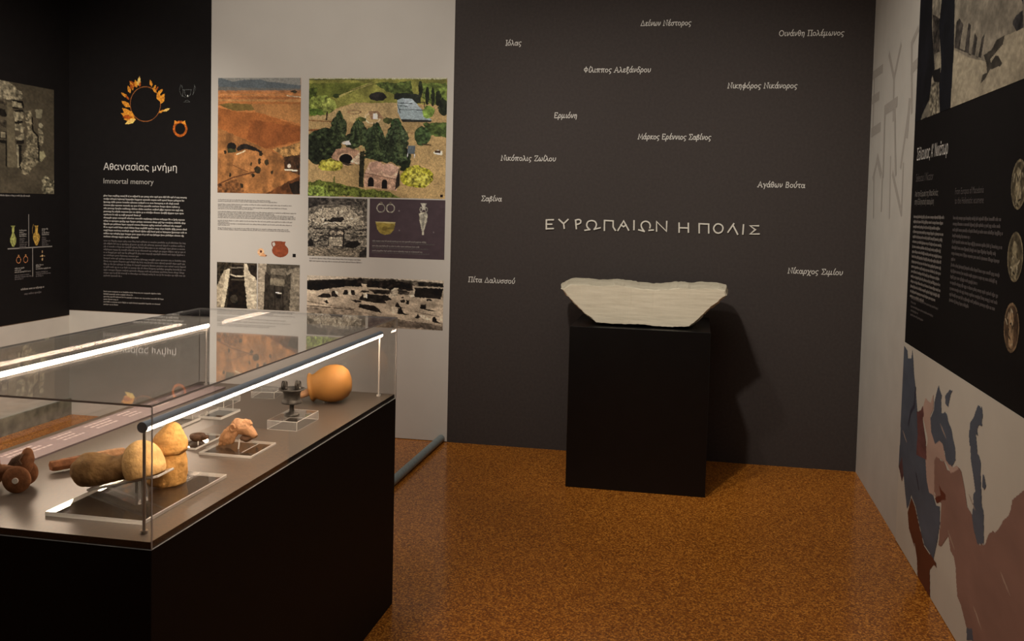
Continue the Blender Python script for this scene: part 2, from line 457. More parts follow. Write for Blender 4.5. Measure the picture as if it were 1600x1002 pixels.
def greek_line(text, plane, a0, a1, base, xh, w, off):
    bm = bmesh.new()
    x = 0.0
    strokes = []
    for ch in text:
        if ch == ' ':
            x += .75
            continue
        b = ACC.get(ch, ch)
        adv, ss = LOW[b] if b in LOW else CAP[b]
        for s in ss:
            pts = smooth_pts(s, 4) if b in LOW else s
            strokes.append([(x + px + .08 * py, py) for px, py in pts])
        if ch in ACC:
            c = adv * .45
            strokes.append([(x + c + .15, 1.2), (x + c + .42, 1.72)])
        x += adv + .17
    k = (a1 - a0) / (x - .17 + .1)
    for i, s in enumerate(strokes):
        ribbon(bm, plane, [(a0 + px * k, base + py * xh) for px, py in s], w, off + .00012 * (i % 6))
    return bm


def type_mesh(text):
    cu = bpy.data.curves.new('type', 'FONT')
    cu.body = text
    cu.resolution_u = 3
    o = bpy.data.objects.new('type', cu)
    COL.objects.link(o)
    bpy.context.view_layer.update()
    me = bpy.data.meshes.new_from_object(o.evaluated_get(bpy.context.evaluated_depsgraph_get()))
    bpy.data.objects.remove(o)
    return me


def extent(me):
    xs = [v.co.x for v in me.vertices]
    ys = [v.co.y for v in me.vertices]
    return min(xs), max(xs), min(ys), max(ys)


def font_text(text, plane, a0, a1, base, off, height=None):
    """the built-in sans serif set between a0 and a1 on a base line; theta and sigma are built up from O and o"""
    swap = text.replace('θ', '0').replace('σ', 'ο').replace('ά', 'α')
    me = type_mesh(swap)
    X0, X1, _, _ = extent(me)
    bars = []
    for i, ch in enumerate(text):
        if ch in 'θσά':
            r = extent(type_mesh(swap[:i + 1]))[1]
            l0, l1, y0, y1 = extent(type_mesh(swap[i]))
            w = l1 - l0
            t = .085
            if ch == 'ά':
                bars.append((r - w * .55, r - w * .25, y1 + .06, y1 + .20))
            elif ch == 'σ':
                bars.append((r - w * .5, r + w * .12, y1 - t * .92, y1 - .006))
            else:
                bars.append((r - w + .03, r - .03, (y0 + y1) / 2 - t / 2, (y0 + y1) / 2 + t / 2))
    k = (a1 - a0) / (X1 - X0)
    kz = abs(k) if height is None else height
    bm = bmesh.new()
    for v in me.vertices:
        v.co = plane.at(a0 + (v.co.x - X0) * k, base + v.co.y * kz, off)
    bm.from_mesh(me)
    for p, q, y0, y1 in bars:
        quad(bm, plane, a0 + (p - X0) * k, a0 + (q - X0) * k, base + y0 * kz, base + y1 * kz, off + .0003)
    return bm


# ------------------------------------------------------------------ printed pictures: colours worked out per point of a fine grid
def srgb(c):
    c = np.asarray(c, float) / 255
    return np.where(c <= .04045, c / 12.92, ((c + .055) / 1.055) ** 2.4)


PRINT_GAIN = 2.0
NR = np.random.RandomState(7)


def vnoise(shape, cells, octaves=3, seed=0):
    h, w = shape
    out = np.zeros(shape)
    amp, tot = 1.0, 0.0
    for o in range(octaves):
        cy, cx = int(max(2, cells[1] * 2 ** o)), int(max(2, cells[0] * 2 ** o))
        g = np.random.RandomState(seed * 31 + o).rand(cy + 2, cx + 2)
        y = np.linspace(0, cy, h)
        x = np.linspace(0, cx, w)
        yi, xi = y.astype(int), x.astype(int)
        fy, fx = (y - yi)[:, None], (x - xi)[None]
        fy, fx = fy * fy * (3 - 2 * fy), fx * fx * (3 - 2 * fx)
        a = g[yi][:, xi] * (1 - fx) + g[yi][:, xi + 1] * fx
        b = g[yi + 1][:, xi] * (1 - fx) + g[yi + 1][:, xi + 1] * fx
        out += amp * (a * (1 - fy) + b * fy)
        tot += amp
        amp *= .6
    return out / tot


class Pic:
    def __init__(s, x0, y0, x1, y1, w, h, base=None, var=.15, cells=(8, 8), seed=1):
        s.X, s.Y = np.meshgrid(np.linspace(x0, x1, w), np.linspace(y0, y1, h))
        s.w, s.h = w, h
        s.ext = (x0, y0, x1, y1)
        s.c = np.zeros((h, w, 3))
        s.a = np.zeros((h, w), bool)
        s.k = seed * 100
        if base is not None:
            s.fill(np.ones((h, w), bool), base, var, cells)

    def noise(s, cells, oc=3):
        s.k += 1
        return vnoise((s.h, s.w), cells, oc, s.k)

    def fill(s, mask, col, var=.15, cells=(12, 12), op=1.0, oc=3):
        n = (s.noise(cells, oc) - .5) * 2 * 1.6
        c = np.asarray(col, float)[None, None] * (1 + var * n[..., None])
        mk = (mask * op)[..., None]
        s.c = s.c * (1 - mk) + np.clip(c, 0, 255) * mk
        s.a |= mask > .5
        return s

    def jig(s, edge):
        if not edge:
            return s.X, s.Y
        c = (s.ext[2] - s.ext[0]) / (edge * 3)
        cells = (max(3, c), max(3, c * s.h / s.w))
        return s.X + (s.noise(cells, 2) - .5) * 2 * edge, s.Y + (s.noise(cells, 2) - .5) * 2 * edge

    def poly(s, pts, col, var=.15, cells=(20, 20), edge=0, op=1.0, oc=3):
        X, Y = s.jig(edge)
        ins = np.zeros(X.shape, bool)
        n = len(pts)
        for i in range(n):
            x1, y1 = pts[i]
            x2, y2 = pts[(i + 1) % n]
            if y1 == y2:
                continue
            cnd = ((y1 > Y) != (y2 > Y)) & (X < (x2 - x1) * (Y - y1) / (y2 - y1) + x1)
            ins ^= cnd
        return s.fill(ins.astype(float), col, var, cells, op, oc)

    def ell(s, cx, cy, rx, ry, col, var=.15, cells=(20, 20), edge=0, op=1.0, rot=0.0, inner=0.0):
        X, Y = s.jig(edge)
        c, q = math.cos(rot), math.sin(rot)
        u = ((X - cx) * c + (Y - cy) * q) / rx
        v = (-(X - cx) * q + (Y - cy) * c) / ry
        r = u * u + v * v
        return s.fill(((r < 1) & (r >= inner * inner)).astype(float), col, var, cells, op)

    def line(s, pts, w, col, var=.1, cells=(20, 20), op=1.0):
        mk = np.zeros(s.X.shape, bool)
        for (x1, y1), (x2, y2) in zip(pts, pts[1:]):
            dx, dy = x2 - x1, y2 - y1
            t = np.clip(((s.X - x1) * dx + (s.Y - y1) * dy) / max(dx * dx + dy * dy, 1e-9), 0, 1)
            mk |= (s.X - x1 - t * dx) ** 2 + (s.Y - y1 - t * dy) ** 2 < (w / 2) ** 2
        return s.fill(mk.astype(float), col, var, cells, op)

    def desat(s, k):
        g = s.c.mean(-1, keepdims=True)
        s.c = g + (s.c - g) * k
        return s

    def contrast(s, k, mid):
        s.c = np.clip((s.c - mid) * k + mid, 6, 255)
        return s

    def grain(s, amp, cells, oc=3, contrast=1.0):
        n = (s.noise(cells, oc) - .5) * 2 * 1.6
        s.c = np.clip(s.c * (1 + amp * n[..., None]), 0, 255)
        return s


def print_mesh(name, pic, plane, a0, a1, z1, z0, off, parent, label=None, gain=None):
    """the picture between a0..a1 (left to right) and z1 (top)..z0 (bottom) of a plane"""
    h, w = pic.h, pic.w
    A = np.linspace(a0, a1, w)
    Z = np.linspace(z1, z0, h)
    AA, ZZ = np.meshgrid(A, Z)
    L = WLOC[parent.name]
    if plane.kind == 'back':
        P = np.stack([AA, np.full_like(AA, D - off), ZZ], -1)
    elif plane.kind == 'right':
        P = np.stack([np.full_like(AA, XR - off), AA, ZZ], -1)
    else:
        P = np.stack([np.full_like(AA, XL + off), AA, ZZ], -1)
    idx = np.arange(h * w).reshape(h, w)
    F = np.stack([idx[:-1, :-1], idx[1:, :-1], idx[1:, 1:], idx[:-1, 1:]], -1).reshape(-1, 4)
    keep = (pic.a[:-1, :-1] & pic.a[1:, :-1] & pic.a[1:, 1:] & pic.a[:-1, 1:]).reshape(-1)
    F = F[keep]
    used = np.unique(F)
    remap = np.zeros(h * w, int)
    remap[used] = np.arange(len(used))
    F = remap[F]
    V = P.reshape(-1, 3)[used] - np.array(L)[None]
    me = bpy.data.meshes.new(name)
    me.vertices.add(len(V))
    me.vertices.foreach_set('co', V.astype(np.float32).ravel())
    me.loops.add(len(F) * 4)
    me.loops.foreach_set('vertex_index', F.astype(np.int32).ravel())
    me.polygons.add(len(F))
    me.polygons.foreach_set('loop_start', (np.arange(len(F)) * 4).astype(np.int32))
    me.polygons.foreach_set('loop_total', np.full(len(F), 4, np.int32))
    me.update(calc_edges=True)
    at = me.color_attributes.new('ink', 'FLOAT_COLOR', 'POINT')
    col = np.clip(srgb(pic.c.reshape(-1, 3)[used]) * (gain or PRINT_GAIN), 0, .9)
    at.data.foreach_set('color', np.concatenate([col, np.ones((len(col), 1))], 1).astype(np.float32).ravel())
    me.materials.append(M['print'])
    o = bpy.data.objects.new(name, me)
    COL.objects.link(o)
    o.parent = parent
    WLOC[o.name] = L
    if label:
        o['label'] = label
    return o


# ------------------------------------------------------------------ materials
M = {}


def nodes(name):
    mt = bpy.data.materials.new(name)
    mt.use_nodes = True
    return mt, mt.node_tree, mt.node_tree.nodes['Principled BSDF']


def plain(name, col, rough=.7, spec=.3, metal=0.0, var=0.0, scale=30, bump=0.0, bscale=80, coat=0.0):
    mt, nt, p = nodes(name)
    p.inputs['Base Color'].default_value = (*col, 1)
    p.inputs['Roughness'].default_value = rough
    p.inputs['Specular IOR Level'].default_value = spec
    p.inputs['Metallic'].default_value = metal
    p.inputs['Coat Weight'].default_value = coat
    tc = nt.nodes.new('ShaderNodeTexCoord')
    if var:
        n = nt.nodes.new('ShaderNodeTexNoise')
        n.inputs['Scale'].default_value = scale
        n.inputs['Detail'].default_value = 5
        nt.links.new(tc.outputs['Object'], n.inputs['Vector'])
        r = nt.nodes.new('ShaderNodeValToRGB')
        r.color_ramp.elements[0].position = .3
        r.color_ramp.elements[1].position = .7
        r.color_ramp.elements[0].color = (*[c * (1 - var) for c in col], 1)
        r.color_ramp.elements[1].color = (*[min(1, c * (1 + var)) for c in col], 1)
        nt.links.new(n.outputs['Fac'], r.inputs['Fac'])
        nt.links.new(r.outputs['Color'], p.inputs['Base Color'])
    if bump:
        n2 = nt.nodes.new('ShaderNodeTexNoise')
        n2.inputs['Scale'].default_value = bscale
        n2.inputs['Detail'].default_value = 4
        nt.links.new(tc.outputs['Object'], n2.inputs['Vector'])
        b = nt.nodes.new('ShaderNodeBump')
        b.inputs['Strength'].default_value = bump
        b.inputs['Distance'].default_value = .004
        nt.links.new(n2.outputs['Fac'], b.inputs['Height'])
        nt.links.new(b.outputs['Normal'], p.inputs['Normal'])
    M[name] = mt
    return mt


plain('wall_paint', (.56, .53, .47), .85, .2, var=.04, scale=6, bump=.08, bscale=220)
plain('ceiling_paint', (.05, .05, .05), .9, .1, var=.1, scale=4)
plain('rear_paint', (.10, .095, .085), .9, .1, var=.1, scale=4)
plain('light_panel', (.56, .525, .47), .7, .25, var=.02, scale=5)
plain('brown_panel', (.050, .0405, .0368), .75, .2, var=.10, scale=60, bump=.10, bscale=260)
plain('black_panel', (.0078, .0064, .0062), .75, .15, var=.1, scale=20)
plain('map_paper', (.60, .56, .48), .7, .2, var=.02, scale=6)
plain('black_laminate', (.0040, .0036, .0036), .30, .35, var=.1, scale=15)
plain('case_laminate', (.0065, .0058, .0058), .6, .15, var=.1, scale=15)
plain('board', (.098, .078, .062), .33, .6, var=.06, scale=400)
plain('board_edge', (.02, .016, .014), .6, .2, var=.06, scale=100)
plain('white_ink', (.62, .59, .54), .7, .2, var=.03, scale=90)
plain('grey_ink', (.24, .22, .20), .7, .2, var=.03, scale=90)
plain('dim_ink', (.10, .088, .085), .7, .2, var=.03, scale=90)
plain('soft_ink', (.36, .34, .31), .7, .2, var=.03, scale=90)
plain('dark_ink', (.24, .22, .20), .7, .2, var=.03, scale=90)
plain('shadow_grey', (.41, .375, .33), .8, .2, var=.05, scale=60)
plain('letter_cream', (.66, .62, .54), .55, .3, var=.05, scale=120)
plain('mauve_card', (.20, .158, .163), .6, .3, var=.06, scale=40)
plain('mauve_ink', (.50, .41, .40), .6, .3, var=.05, scale=90)
plain('aluminium', (.33, .385, .46), .45, .5, metal=.15, var=.04, scale=90)
plain('steel', (.45, .44, .42), .3, .5, metal=1.0, var=.05, scale=120)
plain('white_lit_post', (.72, .70, .66), .4, .5, metal=.3, var=.03, scale=120)  # white rods and pins; also the lit tone of the far bar posts
plain('grey_pipe', (.27, .31, .31), .55, .4, var=.12, scale=50)
plain('stone_band', (.17, .165, .12), .8, .3, var=.5, scale=14, bump=.2, bscale=40)
plain('terracotta', (.58, .315, .095), .85, .2, var=.26, scale=45, bump=.5, bscale=130)
plain('terracotta_light', (.62, .385, .155), .85, .2, var=.26, scale=45, bump=.5, bscale=130)
plain('terracotta_dark', (.27, .155, .062), .85, .2, var=.45, scale=26, bump=.5, bscale=120)
plain('terracotta_red', (.24, .10, .045), .85, .2, var=.35, scale=60, bump=.4, bscale=160)
plain('terracotta_pink', (.56, .31, .165), .85, .2, var=.2, scale=80, bump=.4, bscale=180)
plain('terracotta_orange', (.50, .235, .06), .6, .3, var=.10, scale=18, bump=.1, bscale=90)
plain('terracotta_tan', (.52, .28, .14), .85, .2, var=.25, scale=70, bump=.4, bscale=200)
plain('dark_clay', (.12, .07, .045), .8, .2, var=.4, scale=120, bump=.4, bscale=260)
plain('bronze', (.05, .046, .040), .45, .5, metal=.5, var=.4, scale=110, bump=.3, bscale=200)
plain('white_clay', (.75, .70, .62), .8, .2, var=.15, scale=300)


def edge_mat():
    """cut acrylic edge: scatters the light that reaches it from either side"""
    mt, nt, p = nodes('acrylic_edge')
    p.inputs['Base Color'].default_value = (.9, .88, .84, 1)
    p.inputs['Roughness'].default_value = .2
    tl = nt.nodes.new('ShaderNodeBsdfTranslucent')
    tl.inputs[0].default_value = (.95, .93, .88, 1)
    mx = nt.nodes.new('ShaderNodeMixShader')
    mx.inputs[0].default_value = .55
    nt.links.new(p.outputs[0], mx.inputs[1])
    nt.links.new(tl.outputs[0], mx.inputs[2])
    nt.links.new(mx.outputs[0], nt.nodes['Material Output'].inputs[0])
    M['acrylic_edge'] = mt


edge_mat()
plain('glass_rim', (.50, .48, .46), .3, .5, var=.05, scale=160)


def print_mat():
    mt, nt, p = nodes('print')
    a = nt.nodes.new('ShaderNodeAttribute')
    a.attribute_name = 'ink'
    nt.links.new(a.outputs['Color'], p.inputs['Base Color'])
    p.inputs['Roughness'].default_value = .65
    p.inputs['Specular IOR Level'].default_value = .2
    M['print'] = mt


print_mat()


def sheet_glass(name, tint, r0=.043, power=5.0):
    """clear sheet: mirror reflection rises towards grazing view, the rest passes straight through"""
    mt = bpy.data.materials.new(name)
    mt.use_nodes = True
    nt = mt.node_tree
    nt.nodes.clear()
    N, Lk = nt.nodes.new, nt.links.new
    geo = N('ShaderNodeNewGeometry')
    dot = N('ShaderNodeVectorMath')
    dot.operation = 'DOT_PRODUCT'
    Lk(geo.outputs['Incoming'], dot.inputs[0])
    Lk(geo.outputs['Normal'], dot.inputs[1])

    def mth(op, a, b=None):
        q = N('ShaderNodeMath')
        q.operation = op
        for i, x in enumerate((a, b)):
            if x is None:
                continue
            if isinstance(x, (int, float)):
                q.inputs[i].default_value = x
            else:
                Lk(x, q.inputs[i])
        return q.outputs[0]
    c = mth('ABSOLUTE', dot.outputs['Value'])
    f = mth('ADD', mth('MULTIPLY', mth('POWER', mth('SUBTRACT', 1.0, c), power), 1 - r0), r0)
    tr = N('ShaderNodeBsdfTransparent')
    tr.inputs[0].default_value = (*tint, 1)
    gl = N('ShaderNodeBsdfGlossy')
    gl.inputs['Roughness'].default_value = 0.0
    gl.inputs[0].default_value = (.96, .96, .96, 1)
    mx = N('ShaderNodeMixShader')
    Lk(f, mx.inputs[0])
    Lk(tr.outputs[0], mx.inputs[1])
    Lk(gl.outputs[0], mx.inputs[2])
    out = N('ShaderNodeOutputMaterial')
    Lk(mx.outputs[0], out.inputs[0])
    M[name] = mt


sheet_glass('glass', (.985, .985, .98))
sheet_glass('acrylic', (.93, .93, .92), r0=.05)


def acrylic_side_mat():
    mt = bpy.data.materials.new('acrylic_side')
    mt.use_nodes = True
    nt = mt.node_tree
    nt.nodes.clear()
    tr = nt.nodes.new('ShaderNodeBsdfTransparent')
    df = nt.nodes.new('ShaderNodeBsdfPrincipled')
    df.inputs['Base Color'].default_value = (.8, .79, .76, 1)
    df.inputs['Roughness'].default_value = .15
    mx = nt.nodes.new('ShaderNodeMixShader')
    mx.inputs[0].default_value = .28
    nt.links.new(tr.outputs[0], mx.inputs[1])
    nt.links.new(df.outputs[0], mx.inputs[2])
    o = nt.nodes.new('ShaderNodeOutputMaterial')
    nt.links.new(mx.outputs[0], o.inputs[0])
    M['acrylic_side'] = mt


acrylic_side_mat()


def led_mat(strength):
    mt = bpy.data.materials.new('led')
    mt.use_nodes = True
    nt = mt.node_tree
    nt.nodes.clear()
    e = nt.nodes.new('ShaderNodeEmission')
    bb = nt.nodes.new('ShaderNodeBlackbody')
    bb.inputs[0].default_value = 4700
    nt.links.new(bb.outputs[0], e.inputs[0])
    e.inputs[1].default_value = strength
    o = nt.nodes.new('ShaderNodeOutputMaterial')
    nt.links.new(e.outputs[0], o.inputs[0])
    M['led'] = mt


led_mat(34.0)


def cork_mat():
    mt, nt, p = nodes('cork')
    N, Lk = nt.nodes.new, nt.links.new
    tc = N('ShaderNodeTexCoord')
    v = N('ShaderNodeTexVoronoi')
    v.inputs['Scale'].default_value = 165
    n = N('ShaderNodeTexNoise')
    n.inputs['Scale'].default_value = 135
    n.inputs['Detail'].default_value = 6
    n.inputs['Roughness'].default_value = .75
    big = N('ShaderNodeTexNoise')
    big.inputs['Scale'].default_value = 1.6
    big.inputs['Detail'].default_value = 3
    for q in (v, n, big):
        Lk(tc.outputs['Object'], q.inputs['Vector'])
    r = N('ShaderNodeValToRGB')
    cr = r.color_ramp
    cr.elements[0].position = .28
    cr.elements[0].color = (.14, .038, .003, 1)
    cr.elements[1].position = .74
    cr.elements[1].color = (.90, .36, .05, 1)
    e = cr.elements.new(.5)
    e.color = (.36, .104, .005, 1)
    mixv = N('ShaderNodeMix')
    mixv.data_type = 'FLOAT'
    mixv.inputs['Factor'].default_value = .35
    sep = N('ShaderNodeSeparateColor')
    Lk(v.outputs['Color'], sep.inputs[0])
    Lk(n.outputs['Fac'], mixv.inputs['A'])
    Lk(sep.outputs[0], mixv.inputs['B'])
    Lk(mixv.outputs['Result'], r.inputs['Fac'])
    hs = N('ShaderNodeHueSaturation')
    mr = N('ShaderNodeMapRange')
    mr.inputs['To Min'].default_value = .86
    mr.inputs['To Max'].default_value = 1.14
    Lk(big.outputs['Fac'], mr.inputs['Value'])
    Lk(mr.outputs[0], hs.inputs['Value'])
    Lk(r.outputs['Color'], hs.inputs['Color'])
    Lk(hs.outputs['Color'], p.inputs['Base Color'])
    p.inputs['Roughness'].default_value = .6
    p.inputs['Specular IOR Level'].default_value = .25
    p.inputs['Coat Weight'].default_value = .6
    p.inputs['Coat Roughness'].default_value = .16
    b = N('ShaderNodeBump')
    b.inputs['Strength'].default_value = .10
    b.inputs['Distance'].default_value = .002
    Lk(n.outputs['Fac'], b.inputs['Height'])
    Lk(b.outputs['Normal'], p.inputs['Normal'])
    M['cork'] = mt


cork_mat()


def marble_mat():
    mt, nt, p = nodes('marble')
    N, Lk = nt.nodes.new, nt.links.new
    tc = N('ShaderNodeTexCoord')
    mp = N('ShaderNodeMapping')
    mp.inputs['Scale'].default_value = (2.2, 4, 26)
    Lk(tc.outputs['Object'], mp.inputs['Vector'])
    n = N('ShaderNodeTexNoise')
    n.inputs['Scale'].default_value = 2.2
    n.inputs['Detail'].default_value = 7
    n.inputs['Roughness'].default_value = .6
    Lk(mp.outputs[0], n.inputs['Vector'])
    r = N('ShaderNodeValToRGB')
    r.color_ramp.elements[0].position = .3
    r.color_ramp.elements[0].color = (.55, .485, .36, 1)
    r.color_ramp.elements[1].position = .62
    r.color_ramp.elements[1].color = (.68, .61, .465, 1)
    Lk(n.outputs['Fac'], r.inputs['Fac'])
    Lk(r.outputs[0], p.inputs['Base Color'])
    p.inputs['Roughness'].default_value = .8
    p.inputs['Specular IOR Level'].default_value = .25
    n2 = N('ShaderNodeTexNoise')
    n2.inputs['Scale'].default_value = 38
    n2.inputs['Detail'].default_value = 8
    Lk(tc.outputs['Object'], n2.inputs['Vector'])
    ad = N('ShaderNodeMath')
    Lk(n.outputs['Fac'], ad.inputs[0])
    Lk(n2.outputs['Fac'], ad.inputs[1])
    b = N('ShaderNodeBump')
    b.inputs['Strength'].default_value = .35
    b.inputs['Distance'].default_value = .004
    Lk(ad.outputs[0], b.inputs['Height'])
    Lk(b.outputs['Normal'], p.inputs['Normal'])
    M['marble'] = mt


marble_mat()

# ------------------------------------------------------------------ the room
struct('floor', bx(XL - .3, XR + .3, -2.6, D + .3, -.1, 0), M['cork'])
struct('ceiling', bx(XL - .3, XR + .3, -2.6, D + .3, ZC, ZC + .1), M['ceiling_paint'])
struct('wall_back', bx(XL - .1, XR + .1, D + .004, D + .15, 0, ZC), M['wall_paint'])
struct('wall_left', bx(XL - .15, XL - .004, -2.5, D + .15, 0, ZC), M['wall_paint'])
struct('wall_right', bx(XR + .004, XR + .15, -2.5, D + .15, 0, ZC), M['wall_paint'])
struct('wall_rear', bx(XL - .1, XR + .1, -2.6, -2.5, 0, ZC), M['rear_paint'])
bb = struct('baseboard_left', bx(XL - .004, XL + .012, 1.0, D + .004, 0, .115), M['stone_band'])

# ------------------------------------------------------------------ dark brown panel with names
PX0, PX1 = -1.557, XR
t = thing('wall_panel', 'tall dark brown back wall panel printed with scattered white Greek names', 'wall panel', ((PX0 + PX1) / 2, D, 0))
obj('panel_board', bx(PX0, PX1 + .004, D, D + .004, 0, ZC), M['brown_panel'], t)
NAMES = [('Ιόλας', -1.226, -1.124, 2.551), ('Δείνων Νέστορος', -.384, -.079, 2.663), ('Οινάνθη Πολέμωνος', .438, .810, 2.594),
         ('Φίλιππος Αλεξάνδρου', -.727, -.313, 2.382), ('Νικηφόρος Νικάνορος', .150, .556, 2.285), ('Ερμιόνη', -.905, -.760, 2.100),
         ('Μάρκος Ερέννιος Σαβίνος', -.379, .062, 1.974), ('Νικόπολις Ζωίλου', -1.239, -.886, 1.830), ('Αγάθων Βούτα', .348, .623, 1.694),
         ('Σαβίνα', -1.362, -1.228, 1.571), ('Πίτα Δαλυσσού', -1.435, -1.129, 1.050), ('Νίκαρχος Σιμίου', .543, .860, 1.180)]
for s, a, b, z in NAMES:
    obj('name_lettering', greek_line(s, BACK, a, b, z, .0212, .0044, .0006), M['white_ink'], t, label='white printed name ' + s)

tt = thing('raised_inscription', 'cream raised Greek capitals ΕΥΡΩΠΑΙΩΝ Η ΠΟΛΙΣ in one row above the marble block', 'wall lettering', (-.287, D, 1.405))
for ch, ss in TITLE:
    bm = bmesh.new()
    for k, s in enumerate(ss):
        s = smooth_pts(s, 4) if len(s) > 5 else s
        ribbon(bm, BACK, s, .0085, .0, .009 + .0004 * k)
    obj('letter', bm, M['letter_cream'], tt)

# ------------------------------------------------------------------ black introduction panel on the back wall
t = thing('text_panel', 'black back wall panel headed Αθανασίας μνήμη and Immortal memory below a gold wreath', 'text panel', ((XL - 3.236) / 2, D, .742))
obj('panel_board', bx(XL - .004, -3.236, D, D + .004, .742, ZC), M['black_panel'], t)
obj('heading', font_text('Αθανασίας μνήμη', BACK, -4.04, -3.487, 1.7235, .0012), M['white_ink'], t, label='white heading Αθανασίας μνήμη')
obj('subheading', font_text('Immortal memory', BACK, -4.04, -3.66, 1.630, .0012), M['soft_ink'], t, label='white subheading Immortal memory')
bm = bmesh.new()
small_print(bm, BACK, -4.04, -3.40, 1.549, .0217, .0085, [.98, .96, .9, .9, .95, .95, .45, .97, .97, .92, .99, .99, .96, .42], .0012, 3)
obj('text_block', bm, M['soft_ink'], t, label='white Greek paragraphs')
bm = bmesh.new()
small_print(bm, BACK, -4.04, -3.40, 1.238, .0202, .0085, [.97, .97, .97, .97, .97, .42, .97, .97, .98, .98, .97, .97, .22], .0012, 4)
obj('text_block', bm, M['dim_ink'], t, label='dim English paragraphs')
bm = bmesh.new()
small_print(bm, BACK, -4.04, -3.58, .885, .0180, .0070, [.96, .5, 1, .25, .95, .25], .0012, 5)
obj('caption', bm, M['grey_ink'], t, label='grey caption lines')

# gold wreath
wp = Pic(60, 130, 760, 810, 170, 165, seed=2)
G1, G2, G3 = (190, 122, 38), (212, 165, 88), (140, 66, 18)
wp.ell(410, 520, 205, 235, (120, 70, 35), .2, inner=.93)


def leaf(p, x0, y0, x1, y1, w, col):
    dx, dy = x1 - x0, y1 - y0
    p.poly([(x0, y0), (x0 + .35 * dx - dy * w, y0 + .35 * dy + dx * w), (x0 + .75 * dx - dy * w * .7, y0 + .75 * dy + dx * w * .7), (x1, y1),
            (x0 + .75 * dx + dy * w * .7, y0 + .75 * dy - dx * w * .7), (x0 + .35 * dx + dy * w, y0 + .35 * dy - dx * w)], col, .25, (60, 60))


for a in [(300, 300, 195, 215, .22, G3), (250, 345, 210, 225, .2, G1), (300, 310, 275, 195, .2, G1), (320, 290, 335, 150, .18, G2), (335, 300, 345, 225, .2, G3),
          (215, 385, 180, 275, .22, G1), (240, 330, 215, 250, .25, G3), (185, 440, 88, 368, .2, G1), (200, 470, 150, 400, .2, G3), (215, 565, 95, 478, .24, G1),
          (270, 700, 100, 570, .2, G1), (285, 715, 85, 640, .2, G1), (290, 715, 120, 720, .2, G1), (290, 720, 140, 785, .2, G2), (250, 690, 105, 690, .2, G3), (270, 690, 150, 600, .2, G1),
          (495, 300, 470, 195, .2, G1), (520, 330, 545, 265, .25, G1), (540, 350, 580, 285, .2, G3), (570, 390, 640, 320, .25, G1), (580, 420, 600, 335, .2, G1), (600, 460, 665, 380, .25, G1),
          (610, 520, 655, 400, .24, G1), (560, 380, 500, 300, .2, G1), (600, 490, 570, 360, .25, G1), (580, 640, 660, 590, .2, G1), (640, 615, 735, 572, .2, G2)]:
    leaf(wp, *a)


def bk(x, y):   # crop (180,100, scale 8.347) of the panel -> metres
    return (-4.305 + (180 + x / 8.347 - 108) * .0048, 2.443 - (y / 8.347) * .00431)


a0, z1 = bk(60, 130)
a1, z0 = bk(760, 810)
print_mesh('wreath_picture', wp, BACK, a0, a1, z1, z0, .0012, t, 'gold leaf wreath picture', gain=1.5)
rp = Pic(740, 690, 980, 960, 60, 66, seed=3)
rp.ell(862, 840, 95, 108, (150, 75, 22), .3, (14, 14), inner=.66)
rp.poly([(790, 725), (850, 760), (780, 780)], (200, 120, 40), .3)
rp.poly([(925, 725), (875, 760), (940, 790)], (200, 120, 40), .3)
a0, z1 = bk(740, 690)
a1, z0 = bk(980, 960)
print_mesh('ring_picture', rp, BACK, a0, a1, z1, z0, .0012, t, 'gold ring picture', gain=1.5)
cp = Pic(830, 240, 1090, 520, 60, 64, seed=4)
for pts in ([(870, 260), (850, 340), (880, 410), (930, 430)], [(1040, 265), (1060, 320), (1020, 400)], [(880, 275), (900, 350), (890, 420)], [(905, 490), (990, 490)], [(900, 330), (1010, 330)],
            [(915, 340), (925, 400), (955, 430), (990, 400), (1000, 340)], [(920, 480), (955, 465), (985, 490)], [(1045, 280), (1030, 370)]):
    cp.line(pts, 9, (70, 72, 70), .3)
cp.ell(958, 408, 9, 12, (190, 185, 170))
a0, z1 = bk(830, 240)
a1, z0 = bk(1090, 520)
print_mesh('cup_picture', cp, BACK, a0, a1, z1, z0, .0012, t, 'dim two-handled cup picture')

# ------------------------------------------------------------------ light panel with photographs
t = thing('photo_panel', 'tall pale grey back wall panel carrying colour and black and white site photographs', 'photo panel', (-2.4, D, 0))
obj('panel_board', bx(-3.236, -1.557, D - .003, D + .004, 0.004, ZC), M['light_panel'], t)
OFF = .0042

# red field
p = Pic(0, 0, 645, 912, 170, 240, (165, 98, 45), .12, (5, 18), 11)
p.poly([(0, -5), (645, -5), (645, 60), (0, 60)], (118, 118, 112), .04)
p.poly([(0, 5), (30, 2), (120, 30), (200, 15), (330, 12), (400, 30), (500, 40), (645, 60), (645, 95), (0, 95)], (78, 86, 90), .08, (8, 4), 3)
p.poly([(0, 70), (300, 80), (645, 82), (645, 100), (0, 98)], (95, 92, 85), .08, (10, 4), 4)
for y, c in ((100, (150, 98, 60)), (125, (170, 112, 62)), (150, (140, 85, 45)), (170, (168, 120, 66))):
    p.poly([(0, y), (645, y - 4), (645, y + 18), (0, y + 14)], c, .22, (14, 3), 5, .8)
p.poly([(0, 210), (100, 198), (250, 205), (480, 230), (300, 255), (120, 260)], (104, 82, 36), .15, (20, 20), 4)
p.poly([(260, 205), (645, 205), (645, 360), (300, 270)], (158, 104, 52), .12, (10, 6), 4)
p.poly([(0, 235), (180, 270), (330, 275), (645, 380), (645, 490), (380, 560), (150, 480), (0, 400)], (146, 80, 32), .14, (8, 8), 5)
p.poly([(260, 330), (645, 385), (645, 490), (380, 555), (230, 480)], (128, 66, 26), .14, (8, 8), 10, .8)
